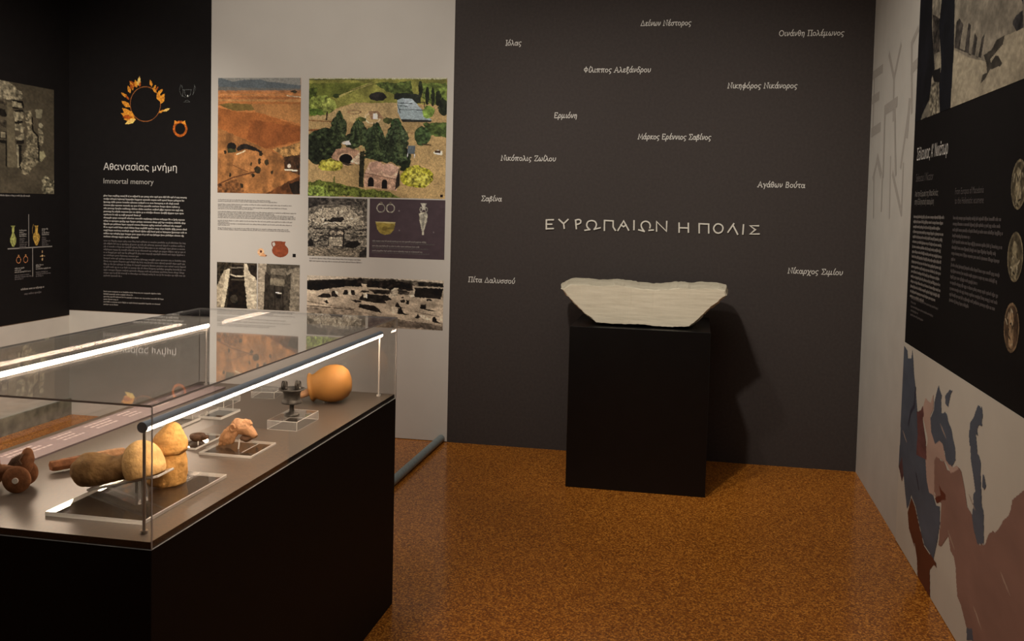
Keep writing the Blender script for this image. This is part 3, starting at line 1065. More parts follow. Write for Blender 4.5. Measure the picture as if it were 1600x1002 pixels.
p.poly([(0, 395), (180, 470), (380, 560), (560, 620), (645, 600), (645, 912), (0, 912)], (138, 86, 40), .25, (14, 14), 6)
p.poly([(430, 560), (560, 530), (645, 495), (645, 610), (520, 620)], (150, 108, 56), .45, (40, 40), 6)
p.ell(110, 545, 36, 34, (24, 20, 16), .3, edge=4)
p.poly([(75, 560), (150, 565), (145, 590), (80, 595)], (60, 58, 30), .3, edge=4)
p.poly([(145, 560), (180, 525), (230, 520), (290, 545), (350, 580), (355, 605), (300, 580), (220, 560), (160, 580)], (28, 22, 18), .3, edge=3)
p.poly([(130, 600), (210, 572), (300, 575), (380, 620), (400, 700), (330, 740), (250, 740), (120, 690)], (152, 96, 46), .2, (16, 16), 5)
p.line([(150, 605), (200, 585), (215, 575)], 8, (205, 180, 140))
p.line([(120, 690), (180, 720), (240, 740)], 6, (90, 50, 24))
p.line([(0, 850), (120, 790), (300, 740)], 10, (80, 44, 22))
for x, y, a, b in ((60, 590, 10, 18), (330, 655, 12, 24), (385, 665, 16, 26), (315, 725, 26, 30), (280, 770, 14, 16), (430, 745, 8, 16), (265, 680, 10, 14), (190, 855, 16, 22), (100, 770, 10, 20), (340, 600, 14, 18)):
    p.ell(x, y, a, b, (44, 34, 18), .4, edge=5)
p.poly([(515, 620), (645, 600), (645, 760), (530, 720)], (60, 38, 22), .5, (30, 30), 5)
p.line([(530, 720), (620, 725)], 12, (225, 200, 170))
p.ell(560, 690, 14, 16, (200, 185, 165), .2)
p.poly([(380, 912), (560, 810), (645, 770), (645, 912)], (84, 46, 20), .35, (20, 20), 6)
p.poly([(560, 830), (645, 800), (645, 912), (590, 912)], (26, 18, 12), .4, edge=6)
p.poly([(0, 850), (150, 800), (220, 912), (0, 912)], (100, 60, 28), .5, (30, 30), 5)
p.poly([(560, 105), (600, 95), (625, 110), (600, 120)], (50, 44, 30), .3, edge=3)
p.line([(540, 140), (645, 150)], 8, (190, 165, 130), .5)
p.grain(.10, (85, 120), 2)
p.desat(.82)
print_mesh('colour_photograph', p, BACK, -3.185, -2.594, 2.350, 1.585, OFF, t, 'colour photograph of red-brown fields under grey hills', gain=1.6)

# excavation park
p = Pic(0, 0, 1022, 893, 300, 262, (146, 120, 76), .12, (8, 8), 12)
p.poly([(0, -5), (1022, -5), (1022, 12), (0, 8)], (150, 148, 120), .05)
p.poly([(0, 6), (1022, 10), (1022, 200), (660, 190), (350, 185), (200, 230), (180, 280), (0, 290)], (112, 112, 48), .22, (12, 10), 6)
p.poly([(0, 40), (300, 38), (460, 40), (300, 120), (0, 180)], (88, 96, 36), .25, (14, 10), 6)
p.line([(230, 140), (330, 90), (470, 40)], 14, (150, 140, 74), .15)
p.line([(200, 135), (480, 36)], 6, (66, 72, 28), .3)
p.line([(0, 12), (300, 10), (420, 18)], 5, (60, 60, 40), .3)
p.poly([(0, 80), (60, 70), (60, 150), (0, 160)], (62, 74, 28), .4, (40, 40), 8)
p.ell(205, 135, 22, 16, (40, 50, 22), .3, edge=5)
p.ell(515, 140, 66, 32, (34, 32, 30), .3, edge=7)
p.poly([(490, 45), (560, 30), (640, 40), (760, 25), (780, 140), (660, 130), (560, 90)], (70, 84, 36), .5, (40, 40), 8)
p.poly([(820, 40), (1022, 40), (1022, 200), (900, 190), (850, 150)], (84, 100, 40), .4, (40, 40), 8)
for x, y, a, b in ((830, 85, 18, 60), (880, 130, 16, 70), (920, 140, 14, 70), (960, 150, 22, 60), (1000, 220, 40, 60), (990, 200, 20, 50)):
    p.ell(x, y, a, b, (32, 38, 22), .4, edge=8)
p.poly([(640, 120), (720, 110), (830, 130), (830, 190), (700, 180), (640, 160)], (30, 34, 28), .4, edge=8)
p.poly([(220, 235), (350, 188), (660, 185), (680, 330), (560, 380), (300, 330), (150, 310), (0, 310), (0, 300)], (154, 130, 86), .12, (12, 12), 5)
p.ell(95, 205, 105, 75, (96, 108, 44), .4, (40, 40), edge=14)
p.ell(150, 200, 55, 50, (118, 128, 56), .4, (40, 40), edge=12)
p.poly([(0, 230), (100, 235), (120, 280), (0, 285)], (74, 98, 34), .4, (40, 40), 10)
p.line([(140, 255), (135, 315)], 12, (58, 46, 30))
p.ell(345, 255, 52, 16, (128, 96, 66), .2, inner=.75)
p.ell(480, 300, 60, 42, (196, 170, 130), .15, inner=.82)
p.poly([(450, 250), (520, 245), (560, 300), (470, 310)], (120, 92, 66), .2)
p.poly([(485, 265), (515, 262), (520, 305), (485, 305)], (215, 198, 170), .1)
p.ell(595, 318, 40, 22, (52, 56, 28), .4, edge=6)
p.ell(395, 310, 40, 18, (78, 86, 40), .4, edge=6)
p.line([(0, 320), (200, 330)], 8, (112, 76, 44), .2)
p.line([(0, 395), (120, 390)], 16, (112, 70, 40), .2)
p.poly([(660, 165), (700, 150), (770, 155), (915, 312), (690, 306), (665, 250)], (124, 140, 146), .02, (10, 10))
p.poly([(700, 155), (770, 158), (840, 232), (730, 232)], (138, 152, 160), .04)
for a, b in (((668, 185), (770, 190)), ((668, 205), (740, 212)), ((680, 235), (860, 238)), ((664, 200), (685, 260))):
    p.line([a, b], 5, (52, 58, 62))
p.poly([(690, 306), (915, 312), (910, 328), (700, 325)], (34, 34, 32), .2)
p.line([(830, 180), (860, 180), (860, 215)], 8, (60, 44, 34))
p.ell(890, 250, 42, 48, (96, 120, 46), .4, edge=9)
p.poly([(850, 330), (1022, 330), (1022, 440), (900, 420)], (62, 78, 34), .4, (40, 40), 8)
p.ell(850, 430, 58, 74, (52, 70, 38), .5, (50, 50), edge=12)
p.line([(850, 490), (910, 495)], 10, (60, 48, 30))
p.line([(700, 400), (780, 410)], 5, (120, 84, 54))
for x, y, a, b, c in ((230, 380, 62, 100, (46, 56, 34)), (375, 410, 58, 92, (48, 60, 36)), (120, 500, 130, 120, (34, 42, 26)), (60, 560, 70, 90, (28, 34, 22)), (330, 470, 60, 60, (40, 48, 30)),
                       (500, 480, 80, 130, (46, 58, 36)), (660, 470, 88, 130, (52, 64, 42)), (560, 540, 100, 90, (42, 52, 32)), (690, 580, 80, 70, (38, 47, 28)), (230, 290, 24, 50, (44, 64, 34)), (510, 370, 26, 40, (44, 66, 34)), (655, 350, 40, 50, (48, 70, 38))):
    p.ell(x, y, a, b, c, .62, (56, 50), edge=14)
for x, y, a, yb, c in ((230, 250, 70, 500, (48, 58, 35)), (375, 300, 66, 510, (50, 62, 37)), (500, 330, 92, 600, (44, 56, 34)), (655, 300, 96, 620, (46, 58, 36))):
    e = [(x, y)]
    k = 9
    for q in range(1, k + 1):
        f = q / k
        e.append((x + a * f ** .75, y + (yb - y) * (f - .02)))
        e.append((x + a * f ** .75 * .82, y + (yb - y) * f))
    lft = [(2 * x - p_, q_) for p_, q_ in e[1:]][::-1]
    p.poly(e + lft, c, .6, (90, 80), 12)
    p.poly([(x, y + 30), (x + a * .6, yb - 40), (x + a * .2, yb - 20)], (66, 78, 46), .6, (90, 80), 16, .6)
    p.poly([(x - a * .2, y + 80), (x - a * .1, yb - 30), (x - a * .8, yb - 20)], (30, 37, 24), .5, (90, 80), 16, .7)
for x in range(0, 40):
    r = random.Random(x)
    p.ell(r.uniform(20, 760), r.uniform(400, 600), 14, 9, (96, 116, 66), .3, op=.35, edge=6)
p.poly([(250, 480), (310, 470), (320, 500), (250, 500)], (190, 180, 160), .4, (50, 50), 6)
p.poly([(700, 620), (770, 610), (760, 690), (690, 690)], (28, 36, 20), .4, edge=8)
p.poly([(175, 590), (215, 535), (290, 520), (385, 540), (380, 640), (310, 650), (200, 640)], (146, 112, 88), .2, (30, 30), 5)
p.ell(285, 610, 50, 40, (18, 15, 14), .2, edge=2)
p.ell(285, 610, 60, 48, (172, 138, 108), .2, inner=.84)
p.poly([(230, 625), (340, 650), (300, 660), (240, 640)], (60, 50, 40), .3)
p.poly([(320, 630), (385, 560), (420, 600), (400, 650)], (182, 158, 130), .3, (40, 40), 5)
p.ell(170, 655, 95, 48, (128, 124, 40), .5, (60, 40), edge=14)
p.ell(190, 650, 60, 26, (178, 168, 58), .4, (60, 40), edge=10)
p.poly([(390, 550), (425, 545), (420, 820), (385, 815)], (40, 40, 26), .4, (60, 60), 4)
p.poly([(425, 720), (460, 635), (480, 625), (680, 660), (665, 840), (425, 815)], (158, 122, 98), .22, (40, 40), 3)
p.poly([(430, 710), (470, 628), (685, 662), (660, 750)], (172, 138, 114), .18, (40, 40), 3)
p.ell(512, 665, 52, 44, (160, 124, 104), .15, edge=2)
p.ell(610, 680, 52, 44, (168, 132, 112), .15, edge=2)
p.line([(425, 712), (655, 752)], 6, (112, 82, 66), .2)
p.poly([(685, 662), (690, 800), (655, 835), (662, 750)], (40, 32, 26), .2)
for x, y in ((475, 785), (577, 800)):
    p.ell(x, y - 18, 21, 26, (20, 16, 16), .2)
    p.poly([(x - 21, y - 18), (x + 21, y - 18), (x + 21, y + 28), (x - 21, y + 26)], (20, 16, 16), .2)
p.ell(815, 740, 118, 82, (132, 128, 28), .5, (60, 50), edge=20)
p.ell(800, 690, 60, 40, (152, 146, 42), .5, (60, 50), edge=14)
p.ell(830, 750, 90, 50, (158, 152, 50), .5, (60, 50), edge=14)
p.poly([(0, 790), (90, 770), (210, 790), (400, 830), (620, 845), (700, 893), (0, 893)], (82, 92, 34), .5, (70, 60), 12)
p.poly([(0, 830), (120, 810), (180, 893), (0, 893)], (96, 112, 44), .5, (70, 60), 12)
p.ell(200, 800, 6, 60, (84, 92, 40), .3, edge=4)
p.poly([(745, 500), (800, 502), (795, 565), (745, 560)], (74, 84, 90), .1)
p.line([(745, 560), (742, 585)], 5, (200, 200, 195))
p.line([(795, 565), (793, 592)], 5, (200, 200, 195))
p.poly([(930, 545), (960, 530), (1000, 540), (995, 570), (935, 562)], (200, 180, 150), .3, edge=3)
p.poly([(940, 535), (985, 535), (980, 555), (942, 552)], (70, 50, 36), .3)
p.poly([(985, 862), (1005, 862), (1005, 880), (985, 880)], (30, 10, 12))
p.grain(.13, (150, 131), 2)
p.desat(.78)
p.contrast(1.1, 100)
print_mesh('colour_photograph', p, BACK, -2.537, -1.600, 2.349, 1.577, OFF, t, 'colour photograph of a tree-filled site with a twin-vaulted stone tomb', gain=1.75)

# black and white: stone throne in a rubble bank
p = Pic(0, 0, 625, 637, 170, 172, (84, 79, 70), .5, (30, 30), 13)
p.poly([(0, 0), (625, 0), (625, 80), (0, 80)], (56, 52, 47), .6, (16, 40))
p.poly([(0, 0), (200, 0), (100, 90), (0, 120)], (36, 33, 30), .6, (24, 24), 14)
p.poly([(480, 0), (625, 0), (625, 200), (560, 120)], (62, 58, 52), .7, (30, 30), 20)
p.poly([(20, 200), (120, 120), (250, 88), (400, 100), (560, 180), (610, 300), (400, 290), (180, 310), (20, 260)], (132, 124, 109), .32, (44, 40), 26)
for i in range(90):
    r = random.Random(i + 50)
    x, y = r.uniform(10, 610), r.uniform(100, 330)
    p.ell(x, y, r.uniform(5, 16), r.uniform(4, 10), (60, 55, 49) if i % 3 else (165, 156, 138), .3, edge=5, op=.8)
p.poly([(170, 262), (182, 225), (200, 245), (230, 235), (262, 205), (300, 215), (370, 205), (385, 235), (352, 270), (260, 262)], (24, 21, 20), .5, (40, 40), 9)
for i in range(120):
    r = random.Random(i)
    x, y = r.uniform(0, 600), r.uniform(290, 540)
    w = r.uniform(25, 80)
    c = (28, 25, 23) if i % 2 else (118, 111, 98)
    p.poly([(x, y), (x + w * .5, y - r.uniform(4, 14)), (x + w, y - r.uniform(-6, 10)), (x + w * .9, y + r.uniform(6, 14)), (x + w * .2, y + r.uniform(6, 16))], c, .4, (60, 60), 7, .85)
for pts in ([(130, 335), (160, 295), (280, 268), (330, 300), (470, 340)], [(200, 400), (240, 350), (300, 325), (380, 345), (420, 330)], [(420, 380), (540, 410)], [(60, 420), (190, 410)], [(440, 440), (600, 430)]):
    p.line(pts, 7, (22, 20, 18), .4)
p.line([(150, 285), (280, 264), (420, 266)], 8, (158, 150, 134), .2)
p.poly([(215, 520), (222, 360), (300, 322), (390, 350), (385, 540)], (40, 36, 33), .6, (40, 40), 8)
p.poly([(225, 520), (228, 425), (370, 420), (368, 522)], (122, 115, 101), .3, (40, 40), 4)
p.ell(268, 385, 38, 26, (116, 108, 95), .35, edge=6)
p.ell(345, 382, 34, 26, (116, 108, 95), .35, edge=6)
p.ell(268, 400, 20, 14, (52, 47, 42), .3, edge=5)
p.ell(345, 400, 18, 14, (52, 47, 42), .3, edge=5)
p.line([(235, 450), (365, 446)], 6, (84, 78, 68), .3)
p.line([(235, 480), (365, 478)], 5, (92, 86, 75), .3)
p.poly([(380, 350), (392, 350), (390, 530), (374, 530)], (18, 16, 15), .3, edge=3)
p.poly([(395, 505), (440, 468), (530, 458), (570, 490), (510, 540), (405, 532)], (16, 14, 13), .5, (30, 30), 10)
p.poly([(0, 470), (40, 440), (70, 520), (0, 540)], (20, 18, 17), .5, edge=12)
p.poly([(0, 545), (560, 545), (625, 570), (625, 637), (0, 637)], (86, 79, 68), .5, (30, 60), 10)
p.poly([(560, 580), (625, 520), (625, 637), (550, 637)], (26, 24, 22), .5, edge=12)
p.grain(.3, (84, 84), 2)
print_mesh('monochrome_photograph', p, BACK, -2.5335, -2.124, 1.567, 1.182, OFF, t, 'black and white photograph of a stone throne in rubble')

# plum field with objects
p = Pic(0, 0, 797, 635, 160, 128, (52, 42, 46), .06, (10, 10), 14)
for x in (120, 222):
    p.ell(x, 100, 46, 50, (128, 124, 112), .3, (30, 30), inner=.80)
    p.ell(x, 45, 16, 12, (82, 74, 66), .4, edge=3)
p.poly([(60, 245), (280, 250), (272, 265), (68, 260)], (150, 140, 96), .15)
p.poly([(66, 258), (276, 262), (262, 330), (225, 375), (165, 388), (115, 370), (85, 330)], (112, 98, 46), .25, (20, 20))
p.ell(165, 320, 30, 26, (86, 72, 32), .3, edge=6, op=.7)
p.poly([(540, 40), (602, 40), (588, 70), (586, 110), (558, 110), (556, 70)], (150, 146, 134), .3)
p.ell(545, 105, 14, 28, (130, 126, 115), .3, inner=.6)
p.ell(600, 105, 14, 28, (130, 126, 115), .3, inner=.6)
p.poly([(525, 150), (545, 135), (600, 135), (615, 155), (608, 230), (580, 330), (578, 380), (560, 380), (556, 330), (530, 220)], (138, 134, 120), .25, (30, 30))
p.poly([(545, 160), (580, 150), (585, 230), (568, 320), (550, 230)], (100, 97, 88), .3, (30, 30))
for x, y in ((315, 125), (320, 335), (680, 345)):
    p.ell(x, y, 8, 7, (92, 84, 84))
o = print_mesh('object_photograph', p, BACK, -2.107, -1.5975, 1.569, 1.186, OFF, t, 'plum coloured picture of rings, a bowl and a slender flask')
for k, (fa, fb) in enumerate(((.86, 1), (.76, .9), (.80, .92))):
    bm = bmesh.new()
    small_print(bm, BACK, -2.085, -1.66, 1.297 - .032 * k, .02, .0066, [fa], OFF + .0008, 21 + k)
    obj('caption', bm, M['grey_ink'], t, label='light caption line on plum')
    bm = bmesh.new()
    small_print(bm, BACK, -2.085, -1.66, 1.284 - .032 * k, .02, .0060, [fb], OFF + .0008, 25 + k)
    obj('caption', bm, M['dim_ink'], t, label='dim caption line on plum')

# two tomb photographs
p = Pic(0, 0, 312, 345, 84, 92, (58, 52, 44), .3, (20, 20), 15)
p.poly([(0, 0), (110, 0), (90, 60), (0, 180)], (40, 36, 30), .6, (30, 30), 8)
p.poly([(55, 60), (104, 50), (100, 150), (60, 345), (22, 345)], (146, 138, 120), .14, (10, 20), 5)
p.poly([(0, 180), (55, 60), (70, 70), (28, 345), (0, 345)], (118, 110, 95), .22, (10, 20), 5)
p.poly([(104, 50), (110, 100), (110, 345), (58, 345), (90, 160)], (44, 40, 34), .3, edge=3)
p.poly([(105, 100), (220, 100), (240, 345), (80, 345)], (26, 22, 19), .35, (12, 20))
p.poly([(115, 15), (205, 15), (205, 100), (115, 100)], (34, 30, 26), .3)
p.line([(110, 92), (150, 104), (215, 100)], 10, (150, 142, 125))
p.line([(110, 40), (205, 36)], 8, (96, 90, 80))
p.line([(115, 130), (215, 130)], 10, (60, 55, 47))
p.ell(135, 275, 30, 32, (50, 46, 40), .3, edge=4)
p.poly([(212, 0), (235, 10), (312, 130), (312, 345), (240, 345), (212, 100)], (140, 132, 116), .18, (12, 20), 5)
p.poly([(235, 10), (312, 10), (312, 125), (265, 80)], (36, 32, 28), .5, (30, 30), 8)
p.grain(.12, (34, 36))
p.contrast(1.2, 80)
print_mesh('monochrome_photograph', p, BACK, -3.185, -2.8945, 1.117, .809, OFF, t, 'black and white photograph of an open stone-lined grave')
p = Pic(0, 0, 321, 370, 84, 96, (62, 57, 50), .25, (16, 16), 16)
p.poly([(0, 0), (66, 0), (44, 370), (0, 370)], (118, 110, 97), .2, (14, 24), 3)
p.poly([(66, 0), (230, 0), (240, 60), (215, 100), (95, 100), (90, 30)], (58, 54, 47), .3)
p.poly([(95, 35), (215, 30), (215, 90), (100, 80)], (88, 82, 72), .2, (20, 20), 4)
p.poly([(55, 60), (100, 100), (100, 370), (46, 370)], (38, 34, 30), .3)
p.poly([(95, 110), (205, 120), (205, 175), (95, 165)], (92, 86, 74), .2, (20, 20), 4)
p.poly([(95, 170), (205, 178), (210, 370), (90, 370)], (46, 42, 37), .3, (12, 12))
p.line([(130, 175), (135, 370)], 6, (28, 25, 22))
p.line([(190, 180), (195, 370)], 6, (28, 25, 22))
p.line([(140, 228), (180, 232)], 9, (190, 182, 165))
p.poly([(140, 240), (182, 245), (180, 275), (145, 272)], (18, 16, 14), .3, edge=4)
p.poly([(215, 60), (260, 30), (321, 20), (321, 370), (225, 370), (230, 120)], (96, 90, 79), .25, (20, 20), 6)
p.poly([(210, 100), (255, 60), (245, 370), (212, 370)], (52, 48, 42), .3, edge=6)
p.grain(.12, (34, 36))
p.contrast(1.15, 70)
print_mesh('monochrome_photograph', p, BACK, -2.8865, -2.588, 1.117, .8075, OFF, t, 'black and white photograph looking down a deep stone shaft')

# forum excavation
p = Pic(0, 0, 1438, 560, 256, 100, (132, 122, 108), .18, (14, 10), 17)
p.poly([(0, -5), (1438, -5), (1438, 40), (0, 40)], (138, 130, 118), .05)
p.poly([(0, 35), (420, 10), (560, 15), (900, 5), (1438, 30), (1438, 75), (0, 75)], (62, 58, 52), .5, (50, 12), 8)
p.poly([(0, 70), (300, 40), (540, 30), (600, 110), (420, 110), (120, 170), (0, 165)], (28, 26, 24), .4, (20, 10), 8)
p.poly([(0, 10), (450, 5), (420, 25), (0, 60)], (138, 130, 118), .08, (20, 8), 3)
p.line([(0, 62), (400, 30)], 8, (46, 42, 38))
p.poly([(640, 40), (900, 20), (1120, 50), (1120, 130), (900, 130), (760, 110), (640, 110)], (30, 27, 25), .6, (40, 20), 10)
p.poly([(640, 120), (900, 125), (880, 180), (720, 180)], (40, 36, 33), .5, (30, 20), 8)
p.line([(650, 125), (870, 128)], 10, (128, 120, 106))
p.poly([(1140, 90), (1438, 88), (1410, 210), (1130, 200)], (30, 27, 25), .3, (20, 12), 6)
p.line([(1130, 88), (1438, 80)], 9, (120, 112, 100))
p.poly([(1170, 30), (1438, 40), (1438, 75), (1190, 76)], (34, 31, 28), .5, (40, 12), 5)
p.poly([(540, 20), (560, 0), (590, 10), (600, 65), (540, 65)], (34, 30, 28), .3, edge=3)
p.ell(566, -2, 14, 10, (110, 102, 92), .2)
p.poly([(880, 170), (930, 100), (970, 110), (960, 200), (890, 215)], (140, 132, 118), .35, (40, 30), 8)
p.poly([(1080, 180), (1130, 100), (1150, 110), (1140, 190), (1100, 210)], (140, 132, 118), .3, (40, 30), 8)
p.poly([(970, 110), (1090, 140), (1080, 180), (965, 170)], (50, 46, 42), .5, (30, 20), 8)
for pts in ([(110, 240), (180, 200), (250, 205), (260, 235), (240, 250), (120, 250)], [(260, 200), (275, 165), (300, 165), (310, 195), (350, 240), (260, 235)], [(385, 205), (400, 150), (430, 145), (445, 205)],
            [(470, 150), (510, 150), (520, 205), (570, 215), (480, 205)], [(470, 260), (560, 262), (590, 285), (520, 290)], [(555, 250), (600, 180), (690, 190), (860, 195), (905, 245), (830, 260), (850, 290), (700, 280), (560, 260)],
            [(560, 170), (600, 145), (665, 155), (660, 170)], [(550, 330), (570, 305), (720, 315), (760, 345), (810, 400), (700, 380), (560, 345)], [(935, 310), (965, 260), (990, 310), (1050, 335), (960, 320)],
            [(990, 240), (1030, 230), (1050, 250), (1030, 270), (995, 265)], [(1050, 240), (1090, 235), (1088, 285), (1055, 285)], [(1205, 280), (1260, 275), (1262, 325), (1370, 345), (1300, 350), (1200, 325)],
            [(960, 390), (975, 330), (1005, 325), (1030, 385), (1100, 400), (980, 400)], [(1150, 430), (1180, 380), (1205, 425), (1160, 440)], [(1325, 460), (1335, 410), (1360, 410), (1380, 460), (1438, 490), (1350, 475)],
            [(180, 290), (210, 275), (240, 310), (215, 320)], [(1265, 215), (1310, 210), (1330, 235), (1260, 235)], [(1000, 215), (1020, 190), (1030, 215)], [(1360, 520), (1385, 515), (1390, 545), (1362, 545)]):
    p.poly(pts, (32, 29, 27), .35, (40, 20), 6)
for pts in ([(300, 165), (330, 170), (330, 205), (310, 200)], [(445, 150), (475, 155), (470, 205), (448, 205)], [(900, 320), (970, 325), (965, 390), (920, 385)], [(1205, 390), (1320, 420), (1320, 460), (1200, 430)], [(205, 150), (235, 140), (245, 180), (210, 180)], [(600, 180), (640, 175), (650, 230), (610, 230)]):
    p.poly(pts, (158, 148, 132), .25, (40, 20), 5)
p.line([(0, 300), (200, 330), (560, 370)], 8, (80, 72, 64), .3)
p.line([(0, 350), (500, 372)], 10, (52, 46, 42), .4)
p.line([(1150, 360), (1400, 410)], 6, (60, 54, 50), .4)
p.poly([(0, 370), (560, 380), (800, 440), (1438, 500), (1438, 560), (0, 560)], (98, 90, 80), .35, (30, 16), 10, .85)
p.poly([(960, 470), (1300, 490), (1438, 520), (1438, 560), (960, 540)], (66, 60, 54), .4, (30, 16), 10, .8)
p.grain(.13, (120, 48))
p.contrast(1.25, 85)
print_mesh('monochrome_photograph', p, BACK, -2.535, -1.5985, 1.052, .728, OFF, t, 'wide black and white photograph of toppled column drums')

# text, jug and lamp pictures, number squares
bm = bmesh.new()
small_print(bm, BACK, -3.181, -2.60, 1.540, .0100, .0050, [.66, .74, 0, .92, .3, .86, .45, 0, .97, .7, .94, .96, .97, 0, .93, .15, .92, .15, 0, .88, .9], OFF, 31)
obj('text_block', bm, M['dark_ink'], t, label='grey captions between the photographs')
bm = bmesh.new()
small_print(bm, BACK, -2.521, -2.155, 1.168, .0175, .0058, [.98, 1], OFF, 32)
obj('caption', bm, M['dark_ink'], t, label='two grey caption lines')
p = Pic(440, 350, 620, 530, 74, 74, seed=18)
p.poly([(494, 372), (588, 376), (582, 395), (582, 412), (505, 412), (498, 392)], (116, 58, 36), .10, (14, 14))
p.ell(543, 455, 67, 58, (124, 62, 38), .12, (10, 10))
p.poly([(500, 405), (585, 405), (596, 430), (490, 430)], (120, 60, 37), .10)
p.line([(498, 380), (478, 384), (474, 400), (484, 424)], 10, (106, 54, 34), .1)
print_mesh('jug_picture', p, BACK, -2.820 + .0, -2.660, 1.290, 1.150, OFF, t, 'red-brown jug picture', gain=1.4)
p = Pic(360, 440, 470, 530, 50, 42, seed=19)
p.ell(402, 485, 28, 32, (176, 138, 104), .14, (10, 10))
p.poly([(415, 490), (440, 500), (455, 510), (440, 520), (395, 518)], (160, 118, 84), .2)
p.ell(403, 480, 9, 10, (66, 34, 24), .1)
p.ell(444, 510, 7, 6, (96, 60, 44), .1)
print_mesh('lamp_picture', p, BACK, -2.905, -2.806, 1.232, 1.155, OFF, t, 'small buff oil lamp picture')
bm = bmesh.new()
quad(bm, BACK, -2.640, -2.618, 1.168, 1.190, OFF)
obj('number_mark', bm, M['black_panel'], t)

# ------------------------------------------------------------------ floor pipe
bm = bmesh.new()
tube(bm, [(-1.594, 2.9, .024), (-1.594, D - .01, .024)], .024, 20)
tag(obj('floor_pipe', bm, M['grey_pipe'], smooth=False), 'grey round floor pipe running from the back wall behind the display case', 'pipe')

# ------------------------------------------------------------------ left wall black panel
t = thing('text_panel', 'black left wall panel with an aerial dig photograph and small vessel pictures', 'text panel', (XL, 3.9, .7055))
obj('panel_board', bx(XL - .004, XL, 2.0, D, .7055, ZC), M['black_panel'], t)
# frame of crop (0,110, 551x1002): u = X/551*.. ; metres: y = 5.021 + X*.001126 ; z = 2.2505 at the top
p = Pic(-700, 0, 428, 812, 190, 140, (74, 67, 54), .12, (6, 6), 41)
p.poly([(-300, 60), (0, -10), (90, 10), (170, 60), (175, 100), (120, 130), (0, 140), (-300, 160)], (122, 114, 94), .5, (60, 50), 14)
p.poly([(80, 125), (175, 125), (180, 180), (90, 190)], (20, 18, 15), .3, edge=4)
for a in ([(88, 135), (165, 140), (165, 180), (92, 180)], [(95, 215), (170, 205), (178, 240), (150, 280), (110, 280)], [(105, 300), (160, 290), (185, 320), (170, 360), (110, 350)], [(110, 400), (180, 360), (185, 410), (120, 420)]):
    p.poly(a, (128, 120, 98), .45, (60, 50), 8)
for a in ([(105, 200), (170, 190), (180, 210), (110, 215)], [(110, 280), (170, 270), (170, 290), (110, 300)], [(120, 425), (185, 410), (180, 445), (125, 450)]):
    p.poly(a, (26, 23, 19), .3, edge=6)
for i in range(4):
    p.poly([(-60, 130 + i * 80), (40, 125 + i * 80), (50, 175 + i * 80), (-60, 180 + i * 80)], (26, 23, 19) if i % 2 else (60, 54, 44), .6, (60, 50), 10)
    p.poly([(-260, 120 + i * 80), (-120, 125 + i * 80), (-110, 175 + i * 80), (-250, 180 + i * 80)], (106, 98, 80), .6, (60, 50), 10)
p.poly([(0, 370), (40, 370), (38, 410), (0, 410)], (120, 112, 92), .3)
p.poly([(-40, 430), (50, 425), (55, 620), (40, 620), (36, 450), (-40, 450)], (22, 20, 16), .3, edge=3)
p.poly([(50, 150), (90, 150), (125, 620), (50, 620)], (96, 88, 70), .12)
p.poly([(120, 450), (135, 450), (142, 625), (128, 620)], (140, 132, 108), .2)
p.poly([(135, 450), (160, 455), (160, 640), (142, 625)], (24, 21, 17), .3, edge=3)
p.poly([(185, 190), (240, 185), (250, 330), (290, 370), (300, 570), (230, 640), (225, 670), (160, 665), (150, 600), (200, 480), (205, 330)], (112, 104, 84), .6, (80, 70), 10)
p.poly([(245, 190), (258, 330), (300, 370), (310, 560), (296, 560), (288, 380), (240, 330)], (24, 21, 17), .3, edge=5)
p.poly([(272, 172), (328, 165), (325, 232), (280, 240)], (124, 118, 96), .1, (10, 10), 3)
p.ell(316, 290, 18, 18, (168, 160, 132), .15, edge=3)
p.poly([(295, 310), (330, 310), (342, 400), (320, 450), (300, 430)], (116, 108, 88), .6, (80, 70), 6)
p.poly([(305, 490), (340, 480), (358, 520), (320, 565), (308, 560)], (138, 132, 102), .12, (10, 10), 3)
p.poly([(328, 690), (360, 670), (428, 710), (428, 812), (328, 812)], (112, 106, 86), .7, (70, 60), 8)
p.grain(.14, (80, 60))
print_mesh('monochrome_photograph', p, LEFT, 4.233, 5.501, 2.2505, 1.5475, .0014, t, 'aerial black and white photograph of excavated graves', gain=1.1)
bm = bmesh.new()
small_print(bm, LEFT, 4.7, 5.29, 1.535, .02, .0075, [.98], .0014, 42)
obj('caption', bm, M['grey_ink'], t, label='grey caption line')
bm = bmesh.new()
quad(bm, LEFT, 5.258, 5.264, 1.20, 1.412, .0014)
quad(bm, LEFT, 5.075, 5.480, 1.189, 1.197, .0014)
quad(bm, LEFT, 5.292, 5.299, 1.00, 1.189, .0014)
obj('dividing_lines', bm, M['grey_ink'], t, label='thin grey cross dividing the vessel pictures')


def lp(x, y):    # crop (0,300) of this panel -> metres along the wall and up
    return (5.015 + x * .001015, 1.5415 - y * .000732)


def left_pic(name, pic, label):
    x0, y0, x1, y1 = pic.ext
    a0, z1 = lp(x0, y0)
    a1, z0 = lp(x1, y1)
    print_mesh(name, pic, LEFT, a0, a1, z1, z0, .0014, t, label)


